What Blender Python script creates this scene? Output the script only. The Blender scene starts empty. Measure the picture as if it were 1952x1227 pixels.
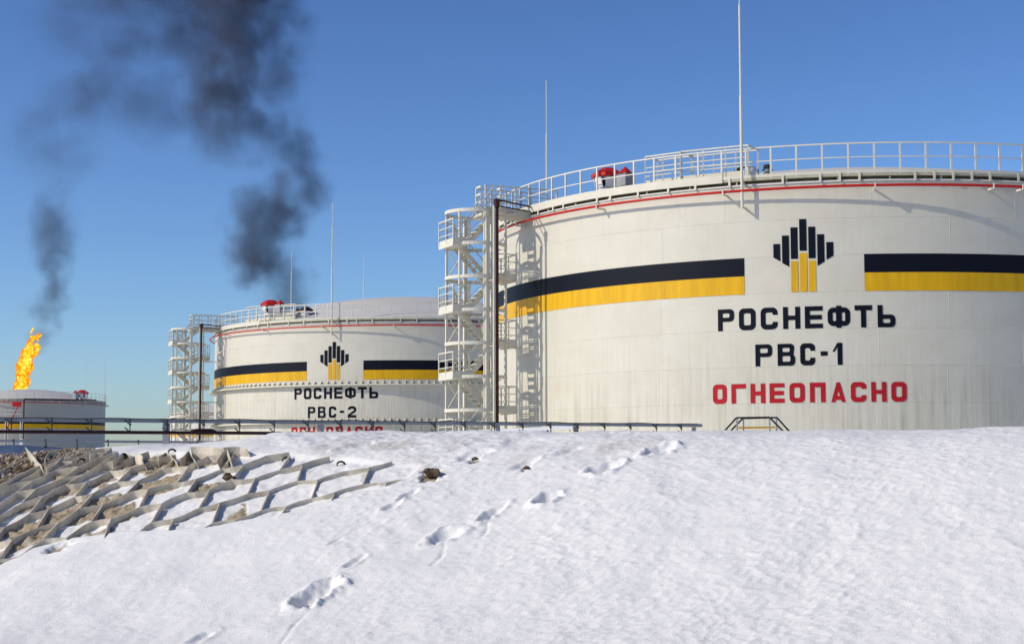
import bpy, math, random
import numpy as np
from mathutils import Vector, Matrix
from mathutils.geometry import tessellate_polygon

# ------------------------------------------------------------------ camera, sky, sun, exposure
SC = bpy.context.scene
COL = SC.collection
F_PX, PITCH, ROLL, CAM_Z = 3172.334, 0.0897866, -0.00182087, 0.2532
IMG_W, IMG_H = 1952.0, 1227.0
SUN_AZ, SUN_EL = math.radians(253.0), math.radians(32.0)

cam_data = bpy.data.cameras.new('camera')
cam = bpy.data.objects.new('camera', cam_data)
COL.objects.link(cam)
cam_data.sensor_fit = 'HORIZONTAL'
cam_data.sensor_width = 36.0
cam_data.lens = 36.0 * F_PX / IMG_W
cam_data.clip_start = 0.1
cam_data.clip_end = 20000
cr_, sr_, cp_, sp_ = math.cos(ROLL), math.sin(ROLL), math.cos(PITCH), math.sin(PITCH)
FWD = Vector((0, cp_, sp_))
UP0 = Vector((0, -sp_, cp_))
RIGHT = cr_ * Vector((1, 0, 0)) + sr_ * UP0
UP = -sr_ * Vector((1, 0, 0)) + cr_ * UP0
cam.matrix_world = Matrix(((RIGHT.x, UP.x, -FWD.x, 0), (RIGHT.y, UP.y, -FWD.y, 0),
                           (RIGHT.z, UP.z, -FWD.z, CAM_Z), (0, 0, 0, 1)))
SC.camera = cam

world = bpy.data.worlds.new('World')
SC.world = world
world.use_nodes = True
wn = world.node_tree
wn.nodes.clear()
sky = wn.nodes.new('ShaderNodeTexSky')
sky.sky_type = 'NISHITA'
sky.sun_disc = False
sky.sun_elevation = SUN_EL
sky.sun_rotation = SUN_AZ
sky.air_density = 0.87
sky.dust_density = 0.6
sky.ozone_density = 4.0
bg = wn.nodes.new('ShaderNodeBackground')
bg.inputs['Strength'].default_value = 0.066
wo = wn.nodes.new('ShaderNodeOutputWorld')
gm = wn.nodes.new('ShaderNodeGamma')
gm.inputs['Gamma'].default_value = 1.45
wn.links.new(sky.outputs[0], gm.inputs['Color'])
tn = wn.nodes.new('ShaderNodeMix')
tn.data_type = 'RGBA'
tn.blend_type = 'MULTIPLY'
tn.inputs[0].default_value = 1.0
tn.inputs[7].default_value = (0.97, 0.96, 1.0, 1)
wn.links.new(gm.outputs[0], tn.inputs[6])
wn.links.new(tn.outputs[2], bg.inputs['Color'])
wn.links.new(bg.outputs[0], wo.inputs['Surface'])

sun_data = bpy.data.lights.new('sun', 'SUN')
sun_data.energy = 3.5
sun_data.angle = math.radians(0.53)
sun_data.color = (1.0, 0.90, 0.74)
sun = bpy.data.objects.new('sun', sun_data)
COL.objects.link(sun)
sd = Vector((math.sin(SUN_AZ) * math.cos(SUN_EL), math.cos(SUN_AZ) * math.cos(SUN_EL), math.sin(SUN_EL)))
sun.rotation_euler = sd.to_track_quat('Z', 'Y').to_euler()
sun.location = sd * 200

SC.view_settings.view_transform = 'Standard'
SC.view_settings.look = 'None'
SC.view_settings.gamma = 1.0
SC.view_settings.exposure = 0.0
SC.view_settings.use_curve_mapping = False
SC.render.engine = 'CYCLES'
SC.cycles.volume_step_rate = 1.0
SC.cycles.volume_max_steps = 256
SC.cycles.max_bounces = 6
random.seed(7)

# ------------------------------------------------------------------ pixel <-> ray helpers (photo calibration)
_r = np.array(RIGHT); _u = np.array(UP); _f = np.array(FWD)

def px_ray(px, py):
    d = np.multiply.outer((np.asarray(px, float) - IMG_W / 2) / F_PX, _r) \
        - np.multiply.outer((np.asarray(py, float) - IMG_H / 2) / F_PX, _u) + _f
    return d

def to_px(X, Y, Z):
    P = np.stack([X, Y, Z - CAM_Z], -1)
    w = P @ _f
    w = np.where(np.abs(w) < 1e-6, 1e-6, w)
    return IMG_W / 2 + F_PX * (P @ _r) / w, IMG_H / 2 - F_PX * (P @ _u) / w, w

def at(px, py, depth):
    """world point on the line of sight through a photo pixel, at a given y distance"""
    d = px_ray(px, py)
    t = depth / d[1]
    return Vector((d[0] * t, d[1] * t, d[2] * t + CAM_Z))

def smooth(t):
    t = np.clip(t, 0, 1)
    return t * t * (3 - 2 * t)

# ------------------------------------------------------------------ materials
MATS = {}

def nmat(name):
    m = bpy.data.materials.new(name)
    m.use_nodes = True
    nt = m.node_tree
    b = nt.nodes['Principled BSDF']
    MATS[name] = m
    return m, nt, b

def N(nt, typ, **kw):
    n = nt.nodes.new(typ)
    for k, v in kw.items():
        if k.startswith('i_'):
            n.inputs[k[2:].replace('_', ' ')].default_value = v
        else:
            setattr(n, k, v)
    return n

def ramp(nt, src, stops):
    r = nt.nodes.new('ShaderNodeValToRGB')
    e = r.color_ramp.elements
    e[0].position, e[0].color = stops[0][0], stops[0][1]
    e[1].position, e[1].color = stops[1][0], stops[1][1]
    for p, c in stops[2:]:
        x = e.new(p); x.color = c
    nt.links.new(src, r.inputs[0])
    return r

def g(v):
    return (v, v, v, 1)

def mix(nt, fac, a, b, blend='MIX'):
    m = nt.nodes.new('ShaderNodeMix')
    m.data_type = 'RGBA'
    m.blend_type = blend
    for sock, v in ((m.inputs[0], fac), (m.inputs[6], a), (m.inputs[7], b)):
        if hasattr(v, 'links') or hasattr(v, 'is_linked'):
            nt.links.new(v, sock)
        else:
            sock.default_value = v
    return m.outputs[2]

def simple(name, col, rough=0.5, metal=0.0, var=0.12, scale=3.0, bump=0.0, zs=1.0):
    m, nt, b = nmat(name)
    tc = N(nt, 'ShaderNodeTexCoord')
    no = N(nt, 'ShaderNodeTexNoise', i_Scale=scale, i_Detail=5.0, i_Roughness=0.6)
    mp_ = N(nt, 'ShaderNodeMapping'); mp_.inputs['Scale'].default_value = (1, 1, zs)
    nt.links.new(tc.outputs['Object'], mp_.inputs['Vector']); nt.links.new(mp_.outputs[0], no.inputs['Vector'])
    r = ramp(nt, no.outputs[0], [(0.3, g(1 - var)), (0.7, g(1.0))])
    c = mix(nt, 1.0, (*col, 1), r.outputs[0], 'MULTIPLY')
    nt.links.new(c, b.inputs['Base Color'])
    b.inputs['Roughness'].default_value = rough
    b.inputs['Metallic'].default_value = metal
    b.inputs['Specular IOR Level'].default_value = 0.22
    if bump:
        bp = N(nt, 'ShaderNodeBump', i_Strength=bump, i_Distance=0.02)
        nt.links.new(no.outputs[0], bp.inputs['Height'])
        nt.links.new(bp.outputs[0], b.inputs['Normal'])
    return m

def tank_paint(name, root, base, streak, amount, low_z):
    """cream paint with rain streaks, heavier low on the shell; coordinates follow the tank's own axis"""
    m, nt, b = nmat(name)
    tc = N(nt, 'ShaderNodeTexCoord', object=root)
    sx = N(nt, 'ShaderNodeSeparateXYZ')
    nt.links.new(tc.outputs['Object'], sx.inputs[0])
    an = N(nt, 'ShaderNodeMath', operation='ARCTAN2')
    nt.links.new(sx.outputs[0], an.inputs[0]); nt.links.new(sx.outputs[1], an.inputs[1])
    def coords(ka, kz):
        a = N(nt, 'ShaderNodeMath', operation='MULTIPLY'); a.inputs[1].default_value = ka
        z = N(nt, 'ShaderNodeMath', operation='MULTIPLY'); z.inputs[1].default_value = kz
        nt.links.new(an.outputs[0], a.inputs[0]); nt.links.new(sx.outputs[2], z.inputs[0])
        c = N(nt, 'ShaderNodeCombineXYZ')
        nt.links.new(a.outputs[0], c.inputs[0]); nt.links.new(z.outputs[0], c.inputs[1])
        return c.outputs[0]
    n1 = N(nt, 'ShaderNodeTexNoise', i_Scale=1.0, i_Detail=6.0, i_Roughness=0.65)
    nt.links.new(coords(105.0, 0.22), n1.inputs['Vector'])
    n2 = N(nt, 'ShaderNodeTexNoise', i_Scale=1.0, i_Detail=4.0, i_Roughness=0.6)
    nt.links.new(coords(16.0, 0.35), n2.inputs['Vector'])
    n3 = N(nt, 'ShaderNodeTexNoise', i_Scale=1.0, i_Detail=8.0, i_Roughness=0.7)
    nt.links.new(coords(10.0, 0.7), n3.inputs['Vector'])
    s1 = ramp(nt, n1.outputs[0], [(0.42, g(0)), (0.68, g(1))])
    s2 = ramp(nt, n2.outputs[0], [(0.35, g(0.15)), (0.7, g(1))])
    zr = N(nt, 'ShaderNodeMapRange'); zr.inputs[1].default_value = low_z + 1.5; zr.inputs[2].default_value = low_z - 2.5
    zr.inputs[3].default_value = 0.12; zr.inputs[4].default_value = 1.0
    nt.links.new(sx.outputs[2], zr.inputs[0])
    m1 = N(nt, 'ShaderNodeMath', operation='MULTIPLY'); nt.links.new(s1.outputs[0], m1.inputs[0]); nt.links.new(s2.outputs[0], m1.inputs[1])
    m2 = N(nt, 'ShaderNodeMath', operation='MULTIPLY'); nt.links.new(m1.outputs[0], m2.inputs[0]); nt.links.new(zr.outputs[0], m2.inputs[1])
    m3 = N(nt, 'ShaderNodeMath', operation='MULTIPLY'); m3.inputs[1].default_value = amount; nt.links.new(m2.outputs[0], m3.inputs[0])
    # faint plate to plate differences, blotches and yellowing
    oi = N(nt, 'ShaderNodeObjectInfo')
    pr = ramp(nt, oi.outputs['Random'], [(0.0, g(0.978)), (1.0, g(1.0))])
    bl = ramp(nt, n3.outputs[0], [(0.3, (0.90, 0.89, 0.85, 1)), (0.7, g(1.0))])
    c = mix(nt, 1.0, (*base, 1), pr.outputs[0], 'MULTIPLY')
    c = mix(nt, 1.0, c, bl.outputs[0], 'MULTIPLY')
    c = mix(nt, m3.outputs[0], c, (*streak, 1))
    nt.links.new(c, b.inputs['Base Color'])
    b.inputs['Roughness'].default_value = 0.48
    b.inputs['Specular IOR Level'].default_value = 0.35
    return m

M_cream = simple('cream_steel_paint', (0.66, 0.63, 0.515), 0.5, 0, 0.10, 2.0)
M_roof = simple('roof_white_paint', (0.62, 0.60, 0.55), 0.6, 0, 0.10, 0.7)
M_olive = simple('olive_beam', (0.50, 0.48, 0.34), 0.6, 0, 0.25, 2.0)  # olive tone set in the base colour, darker than the cream paint
M_navy = simple('navy_paint', (0.004, 0.006, 0.013), 0.45, 0, 0.2, 2.0)
M_navy.node_tree.nodes['Principled BSDF'].inputs['Specular IOR Level'].default_value = 0.12
M_yellow = simple('yellow_paint', (0.74, 0.41, 0.005), 0.45, 0, 0.24, 3.0, 0.0, 0.12)
M_redpaint = simple('red_letter_paint', (0.42, 0.007, 0.014), 0.5, 0, 0.15, 1.5)
M_redpipe = simple('red_pipe_paint', (0.52, 0.018, 0.012), 0.4, 0, 0.15, 1.5)
M_rust = simple('maroon_primer_pipe', (0.045, 0.014, 0.013), 0.45, 0, 0.3, 2.0)
M_grey = simple('galvanised_steel', (0.33, 0.34, 0.36), 0.55, 0.0, 0.2, 3.0)
M_green = simple('dark_green_bracket', (0.055, 0.075, 0.065), 0.6, 0, 0.3, 6.0)
M_black = simple('black_paint', (0.012, 0.012, 0.012), 0.4, 0, 0.2, 4.0)
M_dark = simple('dark_opening', (0.02, 0.02, 0.022), 0.7, 0, 0.2, 4.0)
M_cable = simple('cable_sheath', (0.02, 0.022, 0.028), 0.6, 0, 0.2, 4.0)
M_cell = simple('weathered_geocell_sheet', (0.72, 0.65, 0.52), 0.75, 0, 0.36, 6.0, 0.25)
M_clod = simple('frozen_soil', (0.13, 0.095, 0.06), 0.9, 0, 0.5, 20.0, 0.5)
M_white = simple('white_box_paint', (0.78, 0.78, 0.78), 0.5, 0, 0.1, 3.0)

# ------------------------------------------------------------------ mesh builder
class MB:
    def __init__(s):
        s.v, s.f = [], []
    def box(s, c, size, rot=None):
        c = Vector(c); hx, hy, hz = size[0] / 2, size[1] / 2, size[2] / 2
        b = len(s.v)
        for x in (-hx, hx):
            for y in (-hy, hy):
                for z in (-hz, hz):
                    p = Vector((x, y, z))
                    if rot is not None: p = rot @ p
                    s.v.append(c + p)
        s.f += [tuple(b + i for i in q) for q in ((0, 1, 3, 2), (4, 6, 7, 5), (0, 4, 5, 1), (2, 3, 7, 6), (0, 2, 6, 4), (1, 5, 7, 3))]
        return s
    def bar(s, a, b_, w, h=None, up=(0, 0, 1)):
        """rectangular bar from a to b"""
        a, b_ = Vector(a), Vector(b_)
        d = (b_ - a); L = d.length
        if L < 1e-6: return s
        d.normalize()
        u = Vector(up)
        if abs(d.dot(u)) > 0.98: u = Vector((1, 0, 0))
        side = d.cross(u).normalized(); u = side.cross(d).normalized()
        h = h or w
        R = Matrix((d, side, u)).transposed()
        return s.box((a + b_) / 2, (L, w, h), R)
    def tube(s, pts, r, n=8, closed=False, cap=True):
        pts = [Vector(p) for p in pts]; m = len(pts); b = len(s.v)
        for i, p in enumerate(pts):
            if closed: d = pts[(i + 1) % m] - pts[i - 1]
            else: d = pts[min(i + 1, m - 1)] - pts[max(i - 1, 0)]
            d.normalize()
            u = Vector((0, 0, 1)) if abs(d.z) < 0.95 else Vector((1, 0, 0))
            side = d.cross(u).normalized(); u = side.cross(d)
            rr = r[i] if isinstance(r, (list, tuple)) else r
            for k in range(n):
                a = 2 * math.pi * k / n
                s.v.append(p + rr * (math.cos(a) * side + math.sin(a) * u))
        for i in range(m if closed else m - 1):
            j = (i + 1) % m
            for k in range(n):
                l = (k + 1) % n
                s.f.append((b + i * n + k, b + j * n + k, b + j * n + l, b + i * n + l))
        if cap and not closed:
            s.f.append(tuple(b + k for k in range(n))[::-1])
            s.f.append(tuple(b + (m - 1) * n + k for k in range(n)))
        return s
    def lathe(s, prof, n=16, c=(0, 0, 0), a0=0.0):
        b = len(s.v); c = Vector(c)
        for r, z in prof:
            for k in range(n):
                a = a0 + 2 * math.pi * k / n
                s.v.append(c + Vector((r * math.sin(a), r * math.cos(a), z)))
        for i in range(len(prof) - 1):
            for k in range(n):
                l = (k + 1) % n
                s.f.append((b + i * n + k, b + i * n + l, b + (i + 1) * n + l, b + (i + 1) * n + k))
        return s
    def ringsect(s, prof, az0, az1, n, close=True):
        """sweep an (r,z) profile loop round the z axis from azimuth az0 to az1 (deg)"""
        b = len(s.v); m = len(prof); full = abs(abs(az1 - az0) - 360) < 1e-6
        cnt = n if full else n + 1
        for i in range(cnt):
            a = math.radians(az0 + (az1 - az0) * i / n)
            for r, z in prof: s.v.append(Vector((r * math.sin(a), r * math.cos(a), z)))
        for i in range(n):
            j = (i + 1) % cnt
            for k in range(m if close else m - 1):
                l = (k + 1) % m
                s.f.append((b + i * m + k, b + i * m + l, b + j * m + l, b + j * m + k))
        if close and not full:
            s.f.append(tuple(b + k for k in range(m)))
            s.f.append(tuple(b + (cnt - 1) * m + k for k in range(m))[::-1])
        return s
    def mesh(s, name, mat, smooth_=False):
        me = bpy.data.meshes.new(name)
        me.from_pydata([tuple(v) for v in s.v], [], s.f)
        me.validate(clean_customdata=False)
        import bmesh
        bm = bmesh.new(); bm.from_mesh(me)
        bmesh.ops.recalc_face_normals(bm, faces=bm.faces)
        bm.to_mesh(me); bm.free()
        me.materials.append(mat)
        if smooth_: me.polygons.foreach_set('use_smooth', [True] * len(me.polygons))
        me.update()
        return me
    def build(s, name, mat, parent=None, smooth_=False, loc=None):
        return link(name, s.mesh(name, mat, smooth_), parent, loc)

def link(name, data, parent=None, loc=None, rz=None):
    o = bpy.data.objects.new(name, data)
    COL.objects.link(o)
    if parent is not None: o.parent = parent
    if loc is not None: o.location = loc
    if rz is not None: o.rotation_euler = (0, 0, rz)
    return o

def thing(name, label, cat, loc=(0, 0, 0), rz=0.0, group=None):
    o = bpy.data.objects.new(name, None)
    COL.objects.link(o)
    o.location = loc
    o.rotation_euler = (0, 0, rz)
    o.empty_display_size = 0.5
    tag(o, label, cat, group)
    return o

def tag(o, label=None, cat=None, group=None, kind=None):
    if label: o['label'] = label
    if cat: o['category'] = cat
    if group: o['group'] = group
    if kind: o['kind'] = kind
    return o

def pol(r, az, z=0.0):
    a = math.radians(az)
    return Vector((r * math.sin(a), r * math.cos(a), z))

# ------------------------------------------------------------------ noise in numpy (for the snow)
def _hash(ix, iy, seed):
    h = (ix.astype(np.int64) * 374761393 + iy.astype(np.int64) * 668265263 + seed * 1442695041) & 0x7fffffff
    h = ((h ^ (h >> 13)) * 1274126177) & 0x7fffffff
    h = (h ^ (h >> 16)) & 0x7fffffff
    return h / 0x7fffffff

def vnoise(x, y, seed=0):
    ix, iy = np.floor(x), np.floor(y)
    fx, fy = x - ix, y - iy
    fx = fx * fx * fx * (fx * (fx * 6 - 15) + 10); fy = fy * fy * fy * (fy * (fy * 6 - 15) + 10)
    a = _hash(ix, iy, seed); b = _hash(ix + 1, iy, seed); c = _hash(ix, iy + 1, seed); d = _hash(ix + 1, iy + 1, seed)
    return (a + (b - a) * fx) * (1 - fy) + (c + (d - c) * fx) * fy - 0.5

def fbm(x, y, seed=0, o=4):
    r = np.zeros_like(x); amp = 1.0
    for i in range(o):
        r += amp * vnoise(x, y, seed + i * 17); x = x * 2.03 + 11.3; y = y * 2.03 + 5.7; amp *= 0.5
    return r

def worley(x, y, seed=0):
    ix, iy = np.floor(x), np.floor(y)
    best = np.full(x.shape, 9.0)
    for dx in (-1, 0, 1):
        for dy in (-1, 0, 1):
            cx, cy = ix + dx, iy + dy
            px = cx + 0.15 + 0.7 * _hash(cx, cy, seed); py = cy + 0.15 + 0.7 * _hash(cx, cy, seed + 91)
            best = np.minimum(best, (x - px) ** 2 + (y - py) ** 2)
    return np.sqrt(best)

# ------------------------------------------------------------------ the snowy bund (ground)
ALPHA = math.radians(25.0)
SA, CA = math.sin(ALPHA), math.cos(ALPHA)
P0, GRAD = 17.2, 0.40
CREST = [(0, 868), (60, 862), (110, 856), (160, 851), (205, 848), (290, 843), (330, 846), (370, 845), (400, 838), (450, 834),
         (490, 831), (530, 824), (560, 822), (650, 821), (780, 824), (900, 823), (1050, 824), (1200, 822), (1340, 820),
         (1500, 820), (1640, 818), (1720, 819), (1790, 816), (1860, 814), (1952, 811)]
_cq, _cz = [], []
for cx_, cy_ in CREST:
    d_ = px_ray(cx_, cy_)
    t_ = (P0 + 0.75) / (d_[0] * SA + d_[1] * CA)
    X_, Y_, Z_ = d_[0] * t_, d_[1] * t_, d_[2] * t_ + CAM_Z
    _cq.append(X_ * CA - Y_ * SA); _cz.append(Z_)
_o = np.argsort(_cq); _cq = np.array(_cq)[_o]; _cz = np.array(_cz)[_o]

def crest_z(q):
    return np.interp(q, _cq, _cz)

def base_height(x, y):
    """smooth bund + yard + plain, no fine relief"""
    p = x * SA + y * CA; q = x * CA - y * SA
    c = crest_z(q)
    t = (P0 - p) / 0.42
    drop = GRAD * 0.42 * np.where(t > 30, t, np.log1p(np.exp(np.clip(t, -60, 30))))
    z = c - drop
    floor_ = -1.40 + 0.05 * fbm(x * 0.3, y * 0.3, 5, 2)
    k = 0.18                                        # soft maximum with the ground in front
    z = k * np.logaddexp(np.clip(z / k, -80, 80), np.clip(floor_ / k, -80, 80))
    back = smooth((p - P0 - 2.3) / 3.0)             # inner slope down to the yard
    inner = -0.05 + 0.10 * fbm(x * 0.08, y * 0.08, 9, 2) * smooth((p - 19) / 10)
    return z * (1 - back) + inner * back

_TS = np.arange(9.5, 30.0, 0.12)

def on_ground(px, py):
    """first hit of photo rays with the smooth bund (vectorised march)"""
    d = px_ray(np.atleast_1d(px), np.atleast_1d(py))
    n = len(d)
    X = d[:, 0:1] * _TS; Y = d[:, 1:2] * _TS; Z = d[:, 2:3] * _TS + CAM_Z
    below = Z < base_height(X, Y)
    k = np.where(below.any(1), below.argmax(1), len(_TS) - 1)
    t = _TS[k]; lo = t - 0.12
    for _ in range(10):
        md = (lo + t) / 2
        bl = d[:, 2] * md + CAM_Z < base_height(d[:, 0] * md, d[:, 1] * md)
        t = np.where(bl, md, t); lo = np.where(bl, lo, md)
    return d[:, 0] * t, d[:, 1] * t, d[:, 2] * t + CAM_Z

# --- honeycomb of geocells: quadratic map from lattice (i, j) to the photo, then laid on the slope
_LAT = [(0, 0, 328, 987), (1, 0, 421.4, 965.6), (2, 0, 524.6, 939.3), (3, 0, 612.2, 917), (4, 0, 696, 890.6),
        (0, 1, 307, 959), (1, 1, 398, 933.7), (2, 1, 493.5, 915), (3, 1, 585, 889.7), (0, 2, 284.5, 933.7), (1, 2, 376.7, 909.7),
        (0, 3, 262.8, 918), (1, 3, 355, 890), (0, 4, 252, 898), (1, -1, 450.6, 992), (3, -1, 641.5, 941), (4, -1, 723, 924.7),
        (-1, 2, 191.7, 965), (-1, 1, 205, 989), (-2, 2, 103, 999), (-2, 3, 95, 972), (-2, 4, 84, 949), (-1, 3, 180, 950),
        (-3, 3, 18, 1005), (-3, 2, 25, 1038)]
_A = np.array([[1, i, j, i * i, i * j, j * j] for i, j, _, _ in _LAT], float)
_reg = np.diag([0, 0, 0, 0.5, 0.5, 0.5])
_cx = np.linalg.solve(_A.T @ _A + _reg, _A.T @ np.array([l[2] for l in _LAT], float))
_cy = np.linalg.solve(_A.T @ _A + _reg, _A.T @ np.array([l[3] for l in _LAT], float))

def lat_px(i, j):
    i = np.asarray(i, float); j = np.asarray(j, float)
    B = np.stack([np.ones_like(i), i, j, i * i, i * j, j * j], -1)
    return B @ _cx, B @ _cy

def px_lat(px, py):
    i = (px - 328) / 92.0; j = np.zeros_like(px)
    for _ in range(14):
        X, Y = lat_px(i, j)
        ji = _cx[1] + 2 * _cx[3] * i + _cx[4] * j; jj = _cx[2] + 2 * _cx[5] * j + _cx[4] * i
        ki = _cy[1] + 2 * _cy[3] * i + _cy[4] * j; kj = _cy[2] + 2 * _cy[5] * j + _cy[4] * i
        det = ji * kj - jj * ki
        det = np.where(np.abs(det) < 200, -200, det)
        ex, ey = px - X, py - Y
        i = i + np.clip((ex * kj - ey * jj) / det, -2, 2); j = j + np.clip((ey * ji - ex * ki) / det, -2, 2)
        i = np.clip(i, -9, 12); j = np.clip(j, -9, 12)
    return i, j

LOW_X = [-400, 0, 60, 140, 230, 330, 400, 480, 540, 640, 720, 775, 820, 3000]
LOW_Y = [1180, 1078, 1047, 1022, 1010, 1010, 1004, 990, 980, 954, 938, 915, 870, 800]
UPP_X = [-400, 0, 60, 150, 250, 400, 480, 560, 640, 720, 780, 3000]
UPP_Y = [860, 862, 858, 862, 862, 862, 866, 868, 874, 880, 884, 1000]

def mesh_zone(px, py, w=9.0):
    lo = np.interp(px, LOW_X, LOW_Y); up = np.interp(px, UPP_X, UPP_Y)
    return smooth((lo - py) / w) * smooth((py - up) / 6.0 + 0.5)

def cell_id(i, j):
    """honeycomb cell that holds lattice point (i, j): cells sit between strip j and strip j+1"""
    jj = np.floor(j)
    fr = j - jj
    ii = np.floor(i + 0.25 * (1 - 2 * np.abs(fr - 0.5)) + 0.05)
    return ii, jj

# footprints: (px, py, length m, width m, depth m, turn deg)
PRINTS = [(598, 1136, 0.40, 0.24, 0.14, 26), (676, 1074, 0.26, 0.09, 0.035, 24), (848, 1022, 0.30, 0.20, 0.075, 12),
          (938, 978, 0.30, 0.12, 0.08, 24), (1042, 954, 0.26, 0.15, 0.11, 10), (1156, 897, 0.32, 0.22, 0.10, 8),
          (1254, 862, 0.32, 0.20, 0.11, 12), (748, 968, 0.24, 0.10, 0.04, 30), (776, 948, 0.24, 0.10, 0.045, 28),
          (640, 1036, 0.18, 0.06, 0.018, 22), (384, 1213, 0.24, 0.12, 0.04, 28), (900, 868, 0.4, 0.2, 0.04, 5),
          (1000, 885, 0.3, 0.14, 0.035, 20), (1090, 858, 0.26, 0.14, 0.035, 10), (680, 852, 0.4, 0.16, 0.035, 0)]

def axis_lines(fine_lo, fine_hi, step, lo, hi, growth=1.22):
    xs = list(np.arange(fine_lo, fine_hi + step / 2, step))
    s, x = step, xs[-1]
    while x < hi:
        s *= growth; x += s; xs.append(x)
    s, x = step, xs[0]
    while x > lo:
        s *= growth; x -= s; xs.insert(0, x)
    return np.array(xs)

def build_ground():
    ps = axis_lines(11.4, 18.4, 0.0165, -900, 4200)
    qs = axis_lines(-16.2, -0.9, 0.0175, -4200, 4200)
    P, Q = np.meshgrid(ps, qs, indexing='ij')
    X = P * SA + Q * CA; Y = P * CA - Q * SA
    Z = base_height(X, Y)
    px, py, w = to_px(X, Y, Z)
    vis = (w > 3) & (P < P0 + 0.45) & (P > 8) & (px > -350) & (px < 2300)
    # surface relief: drifts, wind ripples, sun cups
    near = smooth((26 - P) / 4) * smooth((P - 6) / 3) * smooth((Q + 26) / 6) * smooth((10 - Q) / 6)
    relief = 0.05 * fbm(X * 0.7, Y * 0.7, 3, 3) + 0.012 * fbm(P * 4 + 2, Q * 4, 21, 3)
    wx = fbm(P * 1.3, Q * 1.3, 31, 2) * 0.9; wy = fbm(P * 1.3, Q * 1.3, 41, 2) * 0.9
    U = (P * 0.80 + Q * 0.60); V = (-P * 0.60 + Q * 0.80)
    f1 = worley(U * 4.2 + 1.5 * wx, V * 7.5 + 1.5 * wy, 4)
    f2 = worley(U * 10.0 + 1.5 * wx, V * 17.0 + 1.5 * wy, 8)
    cups = 0.011 * np.minimum(f1, 0.8) ** 2 + 0.0105 * np.minimum(f2, 0.8) ** 2 + 0.004 * np.minimum(worley(U * 21 + 2 * wx, V * 30 + 2 * wy, 14), 0.8)
    cm = 0.35 + 0.65 * smooth((px - 420) / 350)
    cups = cups * cm * (0.6 + 1.0 * np.clip(0.5 + fbm(P * 0.8, Q * 0.8, 77, 3), 0, 1))
    fine = 0.0035 * fbm(P * 16, Q * 16, 61, 3)
    crest_rough = smooth((P - (P0 - 1.5)) / 1.4) * (0.05 * fbm(P * 2.4, Q * 2.4, 90, 4) + 0.02 * np.abs(fbm(P * 6, Q * 6, 95, 3)))
    crest_rough *= 0.35 + 0.65 * smooth((px - 430) / 90) * smooth((1400 - px) / 250)
    snow_z = Z + near * (relief * np.where(P > P0 - 0.8, 0.4, 1.0) + cups + fine + 0.8 * crest_rough)
    # footprints
    fp_soil = np.zeros_like(Z)
    for k, (fx, fy, L, Wd, D, turn) in enumerate(PRINTS):
        gx, gy, gz = on_ground(np.array([fx]), np.array([fy]))
        ax = np.cos(np.radians(turn + 25)); ay = np.sin(np.radians(turn + 25))
        dx, dy = X - gx[0], Y - gy[0]
        sel = (np.abs(dx) < 1.2) & (np.abs(dy) < 1.2)
        a = (dx[sel] * ax + dy[sel] * ay) / (L * 0.5); b = (-dx[sel] * ay + dy[sel] * ax) / (Wd * 0.5)
        wob = 1 + 0.40 * fbm(dx[sel] * 5 + k, dy[sel] * 5 + k * 3, 200 + k, 2)
        r = np.sqrt(a * a + b * b) / np.maximum(wob, 0.4)
        hole = -0.85 * D * smooth((1.35 - r) / 0.85)
        rim = 0.22 * D * np.exp(-((r - 1.55) / 0.35) ** 2) * (1 + 1.6 * fbm(dx[sel] * 14, dy[sel] * 14, 300 + k, 2))
        rough = 0.45 * D * fbm(dx[sel] * 11, dy[sel] * 11, 400 + k, 3) * smooth((1.7 - r) / 0.7)
        snow_z[sel] += hole + rim + rough
    # a crack running down the slope from the deepest footprint
    for pts in ([(592, 1162), (562, 1190), (526, 1232)], [(848, 1036), (842, 1058), (822, 1078)], [(930, 990), (928, 1008), (917, 1022)]):
        cx, cy, _ = on_ground(np.array([p[0] for p in pts], float), np.array([p[1] for p in pts], float))
        for s in range(len(pts) - 1):
            vx, vy = cx[s + 1] - cx[s], cy[s + 1] - cy[s]; LL = vx * vx + vy * vy
            tt = np.clip(((X - cx[s]) * vx + (Y - cy[s]) * vy) / LL, 0, 1)
            dd = np.hypot(X - cx[s] - tt * vx, Y - cy[s] - tt * vy) + 0.02 * np.abs(fbm(X * 6, Y * 6, 55, 2))
            snow_z -= 0.012 * np.exp(-(dd / 0.02) ** 2)
    # geocell zone: bare fill between the walls
    zone = np.where(vis, mesh_zone(px, py + 0.0), 0.0)
    cover = 0.155 + 0.015 * fbm(P * 3, Q * 3, 70, 3)
    i, j = px_lat(np.where(vis, px, 300.0), np.where(vis, py, 950.0))
    ci, cj = cell_id(i, j)
    hh = _hash(ci, cj, 12); h2 = _hash(ci, cj, 33); h3 = _hash(ci, cj, 55)
    psand = np.interp(px, [0, 140, 260, 400, 440, 500], [0.85, 0.75, 0.55, 0.45, 0.12, 0.0])
    is_sand = hh < psand
    n_s = fbm(P * 7, Q * 7, 140, 4)
    patch = fbm(P * 2.2 + 4, Q * 2.2, 150, 3)
    sandness = np.where(is_sand, smooth((patch + 0.45 - 0.5 * h2) / 0.10 + 0.5), smooth((patch - 0.42) / 0.08))
    sandness = sandness * (px < 470)
    lev_snow = np.interp(px, [0, 150, 300, 450, 600, 800], [-0.07, -0.065, -0.06, -0.05, -0.035, -0.015]) + 0.02 * (h3 - 0.5)
    lev_sand = -0.085 + 0.05 * np.abs(n_s) + 0.05 * (0.7 - worley(P * 8 + wx, Q * 8 + wy, 9)) + 0.02 * worley(P * 20, Q * 20, 10)
    fill = lev_snow * (1 - sandness) + lev_sand * sandness + 0.012 * n_s + 0.012 * fbm(P * 12, Q * 12, 160, 2)
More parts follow.
